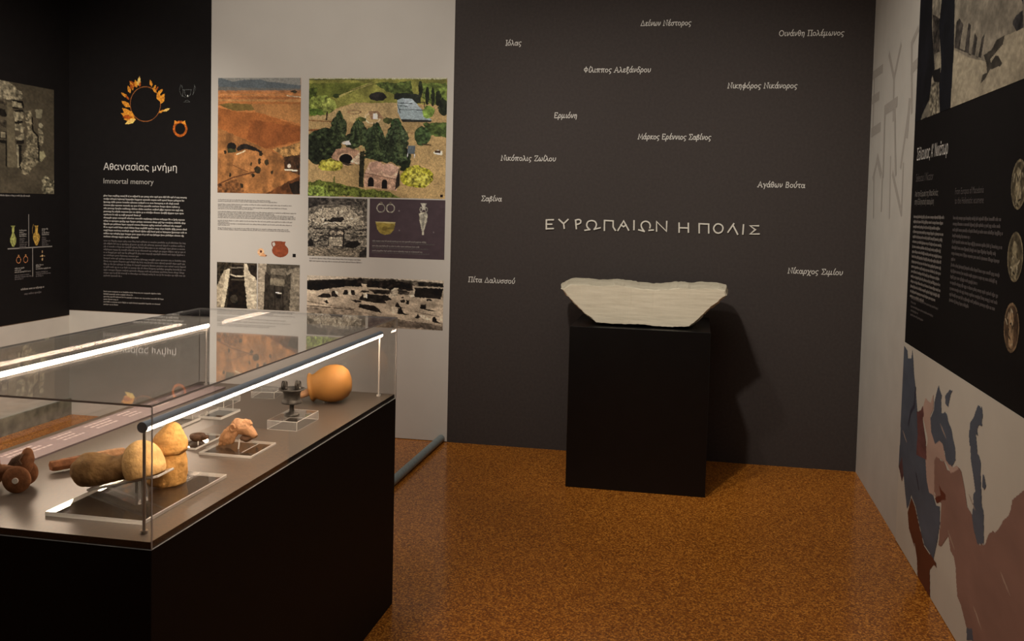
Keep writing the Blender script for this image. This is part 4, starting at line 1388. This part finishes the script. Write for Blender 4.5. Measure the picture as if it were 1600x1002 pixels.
p = Pic(70, 260, 145, 470, 30, 80, seed=43)
p.poly([(82, 275), (128, 275), (118, 292), (116, 340), (134, 390), (132, 430), (112, 465), (98, 460), (80, 420), (80, 385), (96, 340), (95, 292)], (108, 110, 62), .3, (10, 16))
left_pic('flask_picture', p, 'green glass flask picture')
p = Pic(265, 255, 350, 470, 34, 80, seed=44)
p.poly([(290, 278), (332, 278), (325, 295), (326, 335), (344, 375), (340, 415), (322, 462), (305, 460), (282, 410), (278, 370), (298, 335), (300, 295)], (130, 104, 48), .35, (10, 16))
p.line([(285, 268), (276, 300), (276, 340), (284, 360)], 8, (90, 72, 40), .3)
left_pic('flask_picture', p, 'amber glass jug picture')
p = Pic(120, 525, 250, 625, 50, 40, seed=45)
for x in (152, 214):
    p.ell(x, 580, 22, 32, (140, 92, 60), .3, (16, 16), inner=.7)
    p.ell(x, 542, 8, 12, (120, 84, 50), .3)
left_pic('earring_picture', p, 'pair of gold earrings picture')
p = Pic(330, 495, 400, 620, 28, 44, seed=46)
for x, y, a, b in ((365, 520, 6, 14), (365, 558, 10, 12), (348, 560, 6, 6), (384, 560, 6, 6), (366, 590, 8, 16)):
    p.ell(x, y, a, b, (128, 108, 78), .3, (14, 14))
left_pic('pendant_picture', p, 'small pendant picture')
for x, y, w, n, mt in ((160, 315, 70, [.9, .5, 1, .9], 'grey_ink'), (362, 308, 75, [.8, .4, .9, .9], 'grey_ink'), (118, 648, 145, [.6, .4, 1], 'grey_ink'), (305, 635, 140, [.5, .3, 1], 'grey_ink'), (170, 838, 212, [1], 'grey_ink'),
                       (160, 390, 75, [.7, .6, 1, .9, .8, .8], 'dim_ink'), (362, 385, 80, [.5, .5, 1, .6, .8], 'dim_ink'), (118, 710, 150, [.9, 1, .5], 'dim_ink'), (305, 700, 140, [.8, 1, .5], 'dim_ink'), (200, 882, 160, [1], 'dim_ink')):
    bm = bmesh.new()
    a, z = lp(x, y)
    small_print(bm, LEFT, a, a + w * .001015, z, .0125, .007 if y < 800 else .010, n, .0014, int(x + y))
    obj('caption', bm, M[mt], t)

# ------------------------------------------------------------------ right wall: painted letter shadows, black panel, map
t = thing('letter_shadow', 'tall faint grey shadows of Greek capitals painted on the light end of the right wall', 'wall lettering', (XR + .004, 5.1, 1.5))
for ch, ss in SHADOW_STROKES:  # shadows of letters, put on the wall as flat grey strokes
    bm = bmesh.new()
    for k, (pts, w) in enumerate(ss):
        lift = .00008 * k + .00024 * (SHADOW_STROKES.index((ch, ss)) % 4)
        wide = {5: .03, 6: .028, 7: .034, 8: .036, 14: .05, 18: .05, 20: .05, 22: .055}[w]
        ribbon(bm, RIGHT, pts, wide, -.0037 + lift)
    obj('letter', bm, M['shadow_grey'], t)

Y0, Y1 = 1.2, 4.502
t = thing('text_panel', 'black right wall panel with a ruins photograph, white text and round coin pictures', 'text panel', (XR, 2.9, .951))
obj('panel_board', bx(XR, XR + .004, Y0, Y1, .951, ZC), M['black_panel'], t)
p = Pic(4.497, 2.85, 2.5, 1.978, 460, 280, (112, 105, 92), .2, (14, 10), 51)
p.poly([(4.5, 3.2), (2.2, 3.2), (2.2, 2.5), (4.5, 2.5)], (96, 96, 96), .2, (14, 6), .03)
p.poly([(2.2, 2.14), (3.1, 2.14), (3.1, 1.9), (2.2, 1.9)], (140, 132, 112), .08, (14, 8), .01)
p.poly(rp_lit, (140, 131, 112), .08, (14, 10), .006)
p.poly([(2.2, 2.2), (2.9, 2.2), (3.06, 2.15), (2.95, 2.1), (2.2, 2.12)], (50, 47, 42), .4, (30, 20), .03)
p.poly(rp_st, (52, 48, 44), .4, (60, 40), .008)
p.poly(rp_sh, (52, 48, 42), .2, (60, 40), .004)
p.poly(rp_c, (44, 42, 42), .5, (80, 20), .008)
p.poly(rp_top, (40, 44, 52), .4)
p.poly([(4.5, 3.2), (4.28, 3.2), (4.28, 1.9), (4.5, 1.9)], (18, 18, 22), .3, (30, 6), .006)
p.poly(rp_d1, (18, 18, 22), .3, (30, 6), .006)
p.poly([(4.281, 2.9), (4.094, 2.9), (4.10, 2.40), (4.25, 2.38)], (104, 98, 86), .35, (40, 20), .01)
p.poly([(4.25, 2.42), (4.12, 2.38), (4.10, 2.24), (4.2, 2.24)], (46, 42, 38), .6, (60, 40), .02)
p.poly([(4.10, 3.2), (3.915, 3.2), (3.913, 2.45), (4.094, 2.45)], (16, 19, 30), .2)
p.poly(rp_d2, (16, 17, 22), .25, (20, 8), .004)
p.poly(rp_fl, (138, 130, 112), .1)
p.poly(rp_b, (18, 17, 17), .2)
p.poly(rp_ring, (104, 98, 84), .55, (100, 60), .01)
p.poly([(4.386, 1.975), (4.36, 2.0), (4.25, 2.05), (4.24, 1.985)], (100, 95, 84), .1)
p.grain(.12, (90, 60))
print_mesh('monochrome_photograph', p, RIGHT, 4.497, 2.5, 2.85, 1.978, .0014, t, 'large grey photograph of sunlit ruins', gain=1.35)


def right_text(s, a0, a1, base, h, mat, name, label):
    bm = font_text(s, RIGHT, a0, a1, base, .0014, height=h)
    obj(name, bm, M[mat], t, label=label)


right_text("Σέλευκος Α' Νικάτωρ", 4.424, 3.900, 1.797, .078, 'white_ink', 'heading', "white heading Σέλευκος Α' Νικάτωρ")
right_text('Seleucus I Nicator', 4.420, 4.110, 1.700, .052, 'dim_ink', 'subheading', 'dim English subheading')
right_text('Από την Ευρωπό της Μακεδονίας', 4.428, 4.020, 1.632, .036, 'grey_ink', 'subheading', 'first grey Greek line')
right_text('στην Ελληνιστική οικουμένη', 4.428, 4.085, 1.596, .036, 'grey_ink', 'subheading', 'second grey Greek line')
right_text('From Europos of Macedonia', 3.763, 3.405, 1.632, .036, 'dim_ink', 'subheading', 'first dim English line')
right_text('to the Hellenistic ecumene', 3.763, 3.400, 1.596, .036, 'dim_ink', 'subheading', 'second dim English line')
bm = bmesh.new()
small_print(bm, RIGHT, 4.435, 3.905, 1.545, .0228, .0095, [1, .98, .9, 1, .98, .97, .95, .98, .98, .98, .98, .95, .98, .99, .98, .85, .5], .0014, 52)
obj('text_block', bm, M['grey_ink'], t, label='grey Greek column')
bm = bmesh.new()
small_print(bm, RIGHT, 3.775, 3.18, 1.545, .0228, .0095, [.97, .96, 1, .4, 1, .9, .97, .1, .98, .95, .6, .98, .97, .93, .45], .0014, 53)
obj('text_block', bm, M['dim_ink'], t, label='dim English column')
bm = bmesh.new()
small_print(bm, RIGHT, 4.410, 3.93, 1.172, .0190, .0072, [1, .2, .85, .3, .5], .0014, 54)
obj('caption', bm, M['dim_ink'], t, label='dim footnote lines')
for i, (zc, lab) in enumerate(((1.652, 'upper coin picture'), (1.426, 'middle coin picture'), (1.204, 'lower coin picture'))):
    p = Pic(-1, -1, 1, 1, 60, 70, seed=60 + i)
    p.ell(0, 0, .98, .98, (126, 116, 92) if i < 2 else (122, 102, 78), .35, (8, 8))
    p.ell(0, 0, .86, .86, (86, 78, 60) if i < 2 else (82, 64, 48), .35, (8, 8))
    r = random.Random(i + 5)
    p.ell(-.1, -.3, .32, .34, (150, 140, 112) if i < 2 else (152, 128, 98), .3, (10, 10), .1)
    p.poly([(-.3, -.1), (.2, -.1), (.35, .4), (.2, .8), (-.3, .75), (-.45, .3)], (140, 130, 104) if i < 2 else (144, 120, 92), .45, (12, 12), .12)
    for k in range(12):
        x, y = r.uniform(-.6, .6), r.uniform(-.7, .7)
        p.line([(x, y), (x + r.uniform(-.25, .25), y + r.uniform(-.2, .3))], .08, (36, 32, 24) if k % 2 else (176, 166, 140), .2)
    print_mesh('coin_picture', p, RIGHT, 3.128, 2.982, zc + .081, zc - .081, .0014, t, lab, gain=1.0)

t = thing('map_panel', 'pale wall map with blue seas and mauve-brown lands under the black right panel', 'map', (XR, 2.9, 0))
obj('panel_board', bx(XR - .0015, XR + .0035, Y0, Y1, .004, .9505), M['map_paper'], t)
ML, MS, MM = (106, 81, 72), (62, 67, 76), (74, 40, 26)
p = Pic(4.525, .945, 2.2, .006, 360, 300, seed=71)
p.poly(LAND2 + LAND[::-1][-5:], ML, .05, (10, 10), .002)
p.poly(LAND + [(2.6, .80), (2.2, .80), (2.2, .0), (3.28, .0)] + LAND2, ML, .05, (12, 12), .002)
p.poly(SEA, MS, .07, (12, 12), .004)
p.poly(PINK, (138, 117, 106), .04, (10, 10), .004)
p.poly(REDB, MM, .06, (10, 10), .003)
p.poly(MAC, (80, 52, 50), .12, (30, 30), .008)
p.poly(BLK, MS, .06, (12, 12), .004)
p.poly(AZOV, MS, .06, (12, 12), .003)
p.poly(CASP, MS, .06, (12, 12), .003)
p.poly(ISL, MS, .06, (12, 12), .002)
p.poly(LAKE, (72, 36, 26), .1, (12, 12), .003)
p.poly(BAY, MS, .06)
p.poly([(4.5, .355), (4.421, .305), (4.394, .343), (4.44, .42)], (66, 46, 46), .1)
p.line([(4.24, .78), (4.25, .70), (4.31, .66), (4.34, .60)], .022, (44, 44, 54), .1)
p.line([(4.16, .42), (4.10, .37)], .014, (40, 40, 48), .1)
for y, z in ((4.42, .53), (3.78, .71), (3.38, .56), (3.0, .42), (3.25, .2), (3.15, .08), (3.6, .34), (3.02, .03)):
    for k in range(3):
        p.line([(y + .03 - k * .015, z + .012 - k * .004), (y - .03 - k * .015, z - .014 - k * .004)], .006, (132, 116, 104), .1, op=.7)
# keep the print inside the panel
inside = p.X < 4.4995
p.a &= inside
print_mesh('map_print', p, RIGHT, 4.525, 2.2, .945, .006, .0028, t, 'printed seas and lands')

# ------------------------------------------------------------------ pedestal and marble block
tag(obj('pedestal', bx(-.673, .087, 4.918, D - .035, 0, .894, .002, 1), M['black_laminate']),
    'matt black box pedestal standing on the cork floor under the marble block', 'pedestal')


def stone():
    bm = bmesh.new()
    yf, yb = 5.0, 5.46
    rnd = random.Random(4)
    n = len(STONE)
    # densify the outline
    pts = []
    for i in range(n):
        a, b = Vector(STONE[i]), Vector(STONE[(i + 1) % n])
        k = max(1, int((b - a).length / .012))
        for j in range(k):
            pts.append(a.lerp(b, j / k))
    cx, zb = -.285, .896
    rings = []
    layers = [(0.0, .985), (.006, .997), (.014, 1.0), (.06, 1.005), (.16, 1.01), (.28, 1.015), (.38, 1.01), (.44, .98), (.46, .93)]
    for li, (dy, sc) in enumerate(layers):
        ring = []
        for q in pts:
            x = cx + (q.x - cx) * sc
            z = zb + (q.y - zb) * (1 if dy > .01 else .992)
            x *= 1 + .19 * dy * min(1, max(0, (q.y - 1.085) / .02))
            z -= .034 * min(1, max(0, (q.y - 1.09) / .035))
            low = q.y < 1.09 and (q.x < -.5 or q.x > -.05)
            j = .005 if low and dy > .02 else .0018
            drop = 0.0
            if low:
                drop = -min(.022, dy * .20)
            x += rnd.uniform(-j, j)
            z = max(zb - .001, z + rnd.uniform(-j, j) + drop)
            ring.append(bm.verts.new((x, yf + dy + rnd.uniform(-.001, .001), z)))
        rings.append(ring)
    N = len(pts)
    for a, b in zip(rings, rings[1:]):
        for k in range(N):
            bm.faces.new((a[k], a[(k + 1) % N], b[(k + 1) % N], b[k]))
    f1 = bm.faces.new(rings[0])
    f2 = bm.faces.new(rings[-1][::-1])
    bmesh.ops.triangulate(bm, faces=[f1, f2])
    return bm


tag(obj('marble_block', stone(), M['marble']), 'broken pale marble block with slanting sides lying on the black pedestal', 'stone block')

# ------------------------------------------------------------------ display case
CX0, CX1, CY0, CY1, CT, CB = -1.931, -1.111, 1.7107, 3.295, 1.1125, .8027
g = .0045
case = thing('display_case', 'long black display case with a clear glass hood and two light bars', 'display case', ((CX0 + CX1) / 2, (CY0 + CY1) / 2, 0))
obj('base', bx(CX0 + .001, CX1 - .001, CY0 + .001, CY1 - .001, 0, CB - .0005, .0015, 1), M['case_laminate'], case)
bm = bmesh.new()
box(bm, CX0 + g + .001, CX1 - g - .001, CY0 + g + .001, CY1 - g - .001, CB, ZT)
for f in bm.faces:
    f.material_index = 0 if f.calc_center_median().z > ZT - .001 else 1
obj('display_board', bm, [M['board'], M['board_edge']], case, label='grey-brown board the exhibits lie on')


def pane(name, x0, x1, y0, y1, z0, z1, thin):
    bm = bmesh.new()
    box(bm, x0, x1, y0, y1, z0, z1)
    for f in bm.faces:
        f.normal_update()
        f.material_index = 0 if abs(f.normal[thin]) > .9 else 1
    me = bpy.data.meshes.new(name)
    bm.to_mesh(me)
    bm.free()
    finish(me, name, [M['glass'], M['glass_rim']], case)


pane('top_pane', CX0, CX1, CY0, CY1, CT - g, CT, 2)
pane('front_pane', CX0, CX1, CY0, CY0 + g, CB, CT - g, 1)
pane('back_pane', CX0, CX1, CY1 - g, CY1, CB, CT - g, 1)
pane('side_pane', CX0, CX0 + g, CY0 + g, CY1 - g, CB, CT - g, 0)
pane('side_pane', CX1 - g, CX1, CY0 + g, CY1 - g, CB, CT - g, 0)


def light_bar(x, y0, y1, z, r, a0, a1, label, post_mat):
    """half round profile along y: the diffuser spans angles a0..a1 (degrees, from +x, counted downwards)"""
    n = 14

    def sector(b0, b1, rr):
        bm = bmesh.new()
        A = [math.radians(b0 + (b1 - b0) * k / n) for k in range(n + 1)]
        rings = [[bm.verts.new((x + rr * math.cos(q), yy, z + rr * math.sin(q))) for q in A] for yy in (y0, y1)]
        for k in range(n):
            bm.faces.new((rings[0][k], rings[0][k + 1], rings[1][k + 1], rings[1][k]))
        bm.faces.new((rings[0][0], rings[1][0], rings[1][-1], rings[0][-1]))
        bm.faces.new(rings[0][::-1])
        bm.faces.new(rings[1])
        return bm
    bar = obj('light_bar', sector(a0, a1 + 360, r), M['aluminium'], case, label=label)
    obj('diffuser', sector(a0 - .5, a1 + .5, r * .985), M['led'], bar, label='glowing white strip')
    bm = bmesh.new()
    tube(bm, [(x, y0 - .004, z), (x, y0, z)], r * 1.04, 20)
    obj('end_cap', bm, M['aluminium'], bar)
    bm = bmesh.new()
    tube(bm, [(x, y1, z), (x, y1 + .004, z)], r * 1.04, 20)
    obj('end_cap', bm, M['aluminium'], bar)
    for yy in (y0 + .004, y1 - .004):
        bm = bmesh.new()
        tube(bm, [(x, yy, ZT + .001), (x, yy, z - r * .6)], .0035, 10)
        tube(bm, [(x, yy, ZT + .0002), (x, yy, ZT + .007)], .0085, 16)
        obj('post', bm, M[post_mat if yy < 2 else 'white_lit_post'], bar)  # far posts paler: the light on them is put into the colour


light_bar(-1.161, 1.757, 3.243, 1.052, .0115, 2, -185, 'right grey light bar', 'steel')
light_bar(-1.869, 1.757, 3.243, 1.052, .0095, 50, -205, 'left grey light bar', 'white_lit_post')

# ------------------------------------------------------------------ what lies in the case
TOP = Plane(ZT)
t = thing('caption_strip', 'long mauve caption strip lying along the left side of the display board', 'caption strip', (-1.83, 2.5, ZT))
obj('card', bx(-1.888, -1.768, 1.80, 3.205, ZT, ZT + .005), M['mauve_card'], t)
HS = Plane(ZT + .005)
rnd = random.Random(3)
y = 1.86
while y < 3.08:
    ln = rnd.uniform(.08, .16)
    bm = bmesh.new()
    for k in range(rnd.choice((2, 3, 3))):
        q0 = -1.87 + k * .022
        yy = y
        while yy < y + ln * rnd.uniform(.7, 1):
            w = rnd.uniform(.006, .022)
            quad(bm, HS, q0, q0 + .009, yy, yy + w, .0004)
            yy += w + .004
    obj('caption', bm, M['mauve_ink'], t)
    y += ln + .05


def acrylic_plate(name, x0, x1, y0, y1, z0, z1, parent, bev=.0015, rot=0.0, label=None):
    bm = bmesh.new()
    box(bm, x0, x1, y0, y1, z0, z1, bev, 1, bmat=1)
    for f in bm.faces:
        f.normal_update()
        if abs(f.normal.z) < .5 and f.material_index == 0:
            f.material_index = 1 if z1 - z0 < .016 else 2
    if rot:
        c = Vector(((x0 + x1) / 2, (y0 + y1) / 2, 0))
        bmesh.ops.rotate(bm, verts=bm.verts, cent=c, matrix=Matrix.Rotation(rot, 3, 'Z'))
    me = bpy.data.meshes.new(name)
    bm.to_mesh(me)
    bm.free()
    return finish(me, name, [M['acrylic'], M['acrylic_edge'], M['acrylic_side']], parent, label=label)


def rod(name, a, b, r, mat, parent):
    bm = bmesh.new()
    tube(bm, [a, b], r, 10)
    return obj(name, bm, M[mat], parent)


# stand under the two large terracottas
st = thing('acrylic_stand', 'large clear acrylic stand with a tilted shelf under the two big terracottas', 'display stand', (-1.31, 1.985, ZT))
acrylic_plate('base_plate', -1.438, -1.190, 1.803, 2.168, ZT, ZT + .010, st)
Q0 = Vector((-1.436, 1.985, ZT + .012))
SL = math.atan2(.052, .2)
bm = bmesh.new()
box(bm, 0, .196, -.04, .03, 0, .006, .001, 1, bmat=1)
for f in bm.faces:
    f.normal_update()
    if abs(f.normal.z) < .5:
        f.material_index = 1
RM = Matrix.Translation(Q0) @ Matrix.Rotation(-SL, 4, 'Y')
bm.transform(RM)
me = bpy.data.meshes.new('shelf')
bm.to_mesh(me)
bm.free()
finish(me, 'shelf', [M['acrylic'], M['acrylic_edge']], st)
for dx in (.114, .130):
    rod('rod', (Q0.x + dx, 1.975, ZT + .010), (Q0.x + dx, 1.975, Q0.z + dx * math.tan(SL) - .001), .0035, 'white_lit_post', st)

# tilted terracotta: a long lobe and a dome at its high end
t = thing('terracotta_votive', 'brown terracotta lobe with a tan domed end lying on the tilted acrylic shelf', 'terracotta', (Q0.x + .1, 1.98, Q0.z))
TM = Matrix.Translation(Q0) @ Matrix.Rotation(-SL, 4, 'Y') @ Matrix.Translation((-.012, -.012, .0065))


def cut(bm, co, no):
    bmesh.ops.bisect_plane(bm, geom=list(bm.verts) + list(bm.edges) + list(bm.faces), plane_co=co, plane_no=no, clear_outer=True)
    bmesh.ops.holes_fill(bm, edges=[e for e in bm.edges if e.is_boundary])


bm = bmesh.new()
SP = [(-.030, .046, .010), (-.024, .045, .027), (-.006, .042, .040), (.020, .039, .043), (.050, .034, .038), (.080, .029, .032), (.105, .029, .031), (.135, .033, .035), (.165, .036, .036)]
tube(bm, [(s, 0, c) for s, c, r in SP], [r for s, c, r in SP], 28)
cut(bm, (0, 0, .001), (0, 0, -1))
bm.transform(TM)
o = obj('lobe', bm, M['terracotta_dark'], t, True)
rough_up(o, .0026, .009, .03, .55)
bm = bmesh.new()
ellipsoid(bm, (.158, 0, .026), (.049, .048, .062), None, 4)
ellipsoid(bm, (.178, 0, .018), (.031, .040, .040), None, 4)
cut(bm, (0, 0, .001), (0, 0, -1))
bm.transform(TM)
o = obj('dome', bm, M['terracotta_light'], t, True, label='tan domed end')
rough_up(o, .0022, .004, .03, .55)

# upright terracotta
t = thing('terracotta_votive', 'upright tan terracotta cylinder under a pointed cap standing on the acrylic stand', 'terracotta', (-1.297, 2.075, ZT + .0102))
bm = bmesh.new()
sh = lambda s: (.012 * min(1, max(0, s / .15)), 0, 0)
lathe(bm, [(0, 0), (.046, 0), (.0475, .004), (.0465, .03), (.0435, .055), (.040, .072), (.037, .084), (.02, .088), (0, .088)], (-1.297, 2.065, ZT + .0102), n=36, shift=sh)
o = obj('body', bm, M['terracotta'], t, True)
rough_up(o, .0026, .007, .025)
bm = bmesh.new()
lathe(bm, [(0, .078), (.036, .078), (.043, .081), (.0455, .088), (.0445, .098), (.040, .112), (.033, .127), (.024, .141), (.014, .152), (.006, .157), (0, .158)], (-1.297, 2.060, ZT + .0102), n=36, shift=lambda s: (.016 * (s - .06) / .08, 0, 0))
o = obj('cap', bm, M['terracotta'], t, True)
rough_up(o, .0022, .008, .03)

# two-tone bar
t = thing('terracotta_fragment', 'narrow two-tone terracotta bar lying behind the brown domed terracotta', 'terracotta', (-1.59, 2.17, ZT))
A, B_ = Vector((-1.645, 2.085, ZT + .0185)), Vector((-1.545, 2.250, ZT + .021))
for nm, f0, f1, mt in (('broken_half', 0, .58, 'terracotta_red'), ('worn_half', .57, 1, 'terracotta_tan')):
    bm = bmesh.new()
    P = [A.lerp(B_, f0 + (f1 - f0) * k / 6) for k in range(7)]
    tube(bm, P, [.0155, .0168, .017, .017, .0168, .0165, .0158], 6, flat=.9)
    o = obj(nm, bm, M[mt], t, True, label='red-brown half' if f0 == 0 else 'tan half')
    rough_up(o, .002, .003, .02)

# wheeled toy
t = thing('wheeled_toy', 'red-brown terracotta wheeled toy at the left end of the display board', 'terracotta', (-1.612, 1.925, ZT))
WR = .033
for wx in (-1.612, -1.690):
    for wy in (1.925, 1.985):
        bm = bmesh.new()
        lathe(bm, [(0, -.006), (WR * .5, -.0065), (WR * .9, -.005), (WR, -.002), (WR, .003), (WR * .9, .006), (0, .0065)], (wx, wy, ZT + WR + .0004), axis=(0.12, 1, 0), n=32)
        w = obj('wheel', bm, M['terracotta_red'], t, True)
        bm = bmesh.new()
        s = -1 if wy < 1.95 else 1
        tube(bm, [(wx + s * .0006, wy + s * .005, ZT + WR), (wx + s * .0012, wy + s * .0095, ZT + WR)], .0072, 16)
        obj('axle_end', bm, M['white_clay'], w, label='white axle end')
bm = bmesh.new()
ellipsoid(bm, (-1.655, 1.955, ZT + .047), (.060, .02, .017))
ellipsoid(bm, (-1.600, 1.950, ZT + .066), (.020, .017, .034), Matrix.Rotation(.25, 3, 'Y'))
ellipsoid(bm, (-1.594, 1.950, ZT + .090), (.013, .012, .016))
ellipsoid(bm, (-1.676, 1.950, ZT + .078), (.020, .016, .044), Matrix.Rotation(-.1, 3, 'Y'))
ellipsoid(bm, (-1.684, 1.950, ZT + .122), (.014, .013, .016))
o = obj('body', bm, M['terracotta_red'], t, True)
rough_up(o, .002, .004, .014)
bm = bmesh.new()
for k in range(6):
    a = k * .5
    tube(bm, [(-1.602 - .004 * k, 1.936, ZT + .094 - .002 * k), (-1.610 - .004 * k, 1.932, ZT + .080 - .002 * k), (-1.604 - .003 * k, 1.933, ZT + .068)], [.0035, .004, .003], 8)
obj('mane', bm, M['dark_clay'], t, True, label='dark incised mane')
t.rotation_euler.z = math.radians(24)

# small lamp on its sheet
st = thing('acrylic_stand', 'thin clear acrylic sheet under the small dark clay lamp', 'display stand', (-1.44, 2.46, ZT))
acrylic_plate('base_plate', -1.478, -1.408, 2.385, 2.55, ZT, ZT + .006, st)
rod('rod', (-1.421, 2.42, ZT + .006), (-1.421, 2.42, ZT + .016), .0018, 'acrylic_edge', st)
t = thing('oil_lamp', 'small dark clay lamp behind the pointed terracotta', 'oil lamp', (-1.446, 2.46, ZT + .0062))
bm = bmesh.new()
lathe(bm, [(0, 0), (.013, 0), (.022, .008), (.0235, .015), (.021, .020), (.013, .021), (.011, .016), (0, .015)], (-1.446, 2.46, ZT + .0062), n=28)
obj('body', bm, M['dark_clay'], t, True)
bm = bmesh.new()
tube(bm, [(-1.426, 2.455, ZT + .018), (-1.415, 2.452, ZT + .021), (-1.409, 2.450, ZT + .023)], [.0085, .007, .0055], 12)
obj('nozzle', bm, M['dark_clay'], t, True)

# figurine head on a plate
st = thing('acrylic_stand', 'square clear acrylic plate with a pin under the pink terracotta head', 'display stand', (-1.295, 2.42, ZT))
acrylic_plate('base_plate', -1.376, -1.214, 2.345, 2.500, ZT, ZT + .008, st)
rod('pin', (-1.285, 2.405, ZT + .008), (-1.285, 2.412, ZT + .035), .0022, 'white_lit_post', st)
bm = bmesh.new()
quad(bm, Plane(ZT + .008), -1.258, -1.254, 2.37, 2.47, .0004)
obj('etched_line', bm, M['acrylic_edge'], st)
z0 = ZT + .0085
t = thing('terracotta_figurine', 'small pinkish broken terracotta animal head on the square acrylic plate', 'terracotta', (-1.295, 2.42, z0))
bm = bmesh.new()
ellipsoid(bm, (-1.322, 2.426, z0 + .036), (.019, .019, .034), Matrix.Rotation(.55, 3, 'Y'))
for k, (dx, dz) in enumerate(((-1.346, .004), (-1.334, .005), (-1.322, .008), (-1.311, .012))):
    tube(bm, [(dx + .020, 2.412 + .002 * k, z0 + dz + .045), (dx + .007, 2.410, z0 + dz + .022), (dx, 2.412, z0 + dz)], [.008, .009, .005], 10)
o = obj('hair', bm, M['terracotta_tan'], t, True, label='tan grooved hair')
rough_up(o, .0016, .006, .010)
bm = bmesh.new()
ellipsoid(bm, (-1.289, 2.425, z0 + .060), (.030, .021, .022), Matrix.Rotation(.45, 3, 'Y'))
tube(bm, [(-1.287, 2.424, z0 + .060), (-1.270, 2.423, z0 + .056), (-1.254, 2.422, z0 + .046), (-1.238, 2.421, z0 + .034)], [.022, .019, .013, .007], 16)
tube(bm, [(-1.276, 2.424, z0 + .072), (-1.262, 2.424, z0 + .072), (-1.255, 2.424, z0 + .066)], [.012, .010, .006], 12)
o = obj('face', bm, M['terracotta_pink'], t, True)
rough_up(o, .0016, .004, .012)
bm = bmesh.new()
tube(bm, [(-1.284, 2.424, z0 + .030), (-1.268, 2.424, z0 + .024), (-1.250, 2.423, z0 + .032)], [.014, .013, .007], 12, flat=.7)
o = obj('jaw', bm, M['dark_clay'], t, True, label='dark hollow under the jaw')
rough_up(o, .0016, .004, .012)
bm = bmesh.new()
tube(bm, [(-1.303 + .008 * math.cos(a), 2.403, z0 + .060 + .010 * math.sin(a)) for a in [k * .6 for k in range(11)]], .0034, 8, cap=False)
obj('ear', bm, M['terracotta_pink'], t, True)

# bronze kalathos on an acrylic block
st = thing('acrylic_block', 'thick clear acrylic block carrying the dark bronze cup', 'display stand', (-1.274, 2.748, ZT), 'clear acrylic blocks in the case')
acrylic_plate('block', -1.326, -1.224, 2.663, 2.832, ZT, ZT + .030, st)
zk = ZT + .0302
t = thing('bronze_cup', 'dark bronze footed cup with two coiled loop handles', 'bronze vessel', (-1.280, 2.745, zk))
bm = bmesh.new()
lathe(bm, [(0, 0), (.024, 0), (.025, .003), (.020, .007), (.010, .012), (.0075, .020), (.0075, .034), (.016, .038), (.033, .041), (.0335, .045), (.028, .050), (.0265, .060), (.027, .072), (.030, .080),
           (.042, .085), (.0425, .0875), (.036, .088), (.027, .082), (.024, .060), (.022, .048), (0, .046)], (-1.280, 2.745, zk), n=36)
obj('cup', bm, M['bronze'], t, True)
for hx, hz in ((-1.305, .0), (-1.258, .004)):
    bm = bmesh.new()
    for k in (-1, 0, 1):
        c = Vector((hx + k * .0052, 2.742, zk + .098 + hz))
        tube(bm, [c + Vector((0, .009 * math.cos(a), .013 * math.sin(a))) for a in [2 * math.pi * j / 16 for j in range(17)]], .0022, 8, cap=False)
    box(bm, hx - .008, hx + .008, 2.736, 2.748, zk + .083, zk + .090 + hz)
    obj('handle', bm, M['bronze'], t, True)

# jug on its side
t = thing('terracotta_jug', 'plump orange terracotta jug lying on its side by the bronze cup', 'jug', (-1.288, 3.09, ZT))
AX = Vector((-.93, -.20, -.20)).normalized()
bm = bmesh.new()
lathe(bm, [(0, -.066), (.022, -.0655), (.040, -.060), (.056, -.046), (.0655, -.024), (.068, -.002), (.066, .018), (.060, .036), (.053, .050), (.0475, .060), (.0455, .067), (.0465, .072), (.0525, .079), (.0520, .0805),
           (.045, .073), (.043, .066), (.048, .052), (.058, .03), (.062, 0), (0.03, -.05)],
      (-1.285, 3.095, ZT + .0685), AX, 44)
o = obj('body', bm, M['terracotta_orange'], t, True)
bm = bmesh.new()
tube(bm, [(-1.335, 3.08, ZT + .045), (-1.365, 3.06, ZT + .038), (-1.392, 3.045, ZT + .026), (-1.428, 3.03, ZT + .008)], [.020, .022, .018, .006], 14, flat=.6)
obj('handle', bm, M['terracotta_pink'], t, True, label='pale broken handle')

# the empty blocks
GB = 'clear acrylic blocks in the case'
for (x0, x1, y0, y1, h, r, lab) in (
        (-1.600, -1.512, 3.075, 3.185, .024, .12, 'clear acrylic block beyond the bronze cup, farthest of the empty blocks'),
        (-1.606, -1.524, 2.735, 2.865, .009, 0, 'low clear acrylic plate left of the bronze cup, with two small pins'),
        (-1.666, -1.588, 2.60, 2.72, .009, 0, 'low clear acrylic plate under the light bar, just behind the pointed terracotta'),
        (-1.666, -1.606, 2.90, 3.02, .022, 0, 'clear acrylic block half hidden below the right light bar')):
    st = thing('acrylic_block', lab, 'display stand', ((x0 + x1) / 2, (y0 + y1) / 2, ZT), GB)
    acrylic_plate('block', x0, x1, y0, y1, ZT, ZT + h, st, rot=r)
    if h < .012:
        rod('pin', (x0 + .02, y0 + .02, ZT + h), (x0 + .02, y0 + .02, ZT + h + .012), .0022, 'white_lit_post', st)
        rod('pin', (x1 - .012, y1 - .03, ZT + h), (x1 - .012, y1 - .03, ZT + h + (.035 if y0 > 2.7 else .012)), .0016, 'white_lit_post', st)
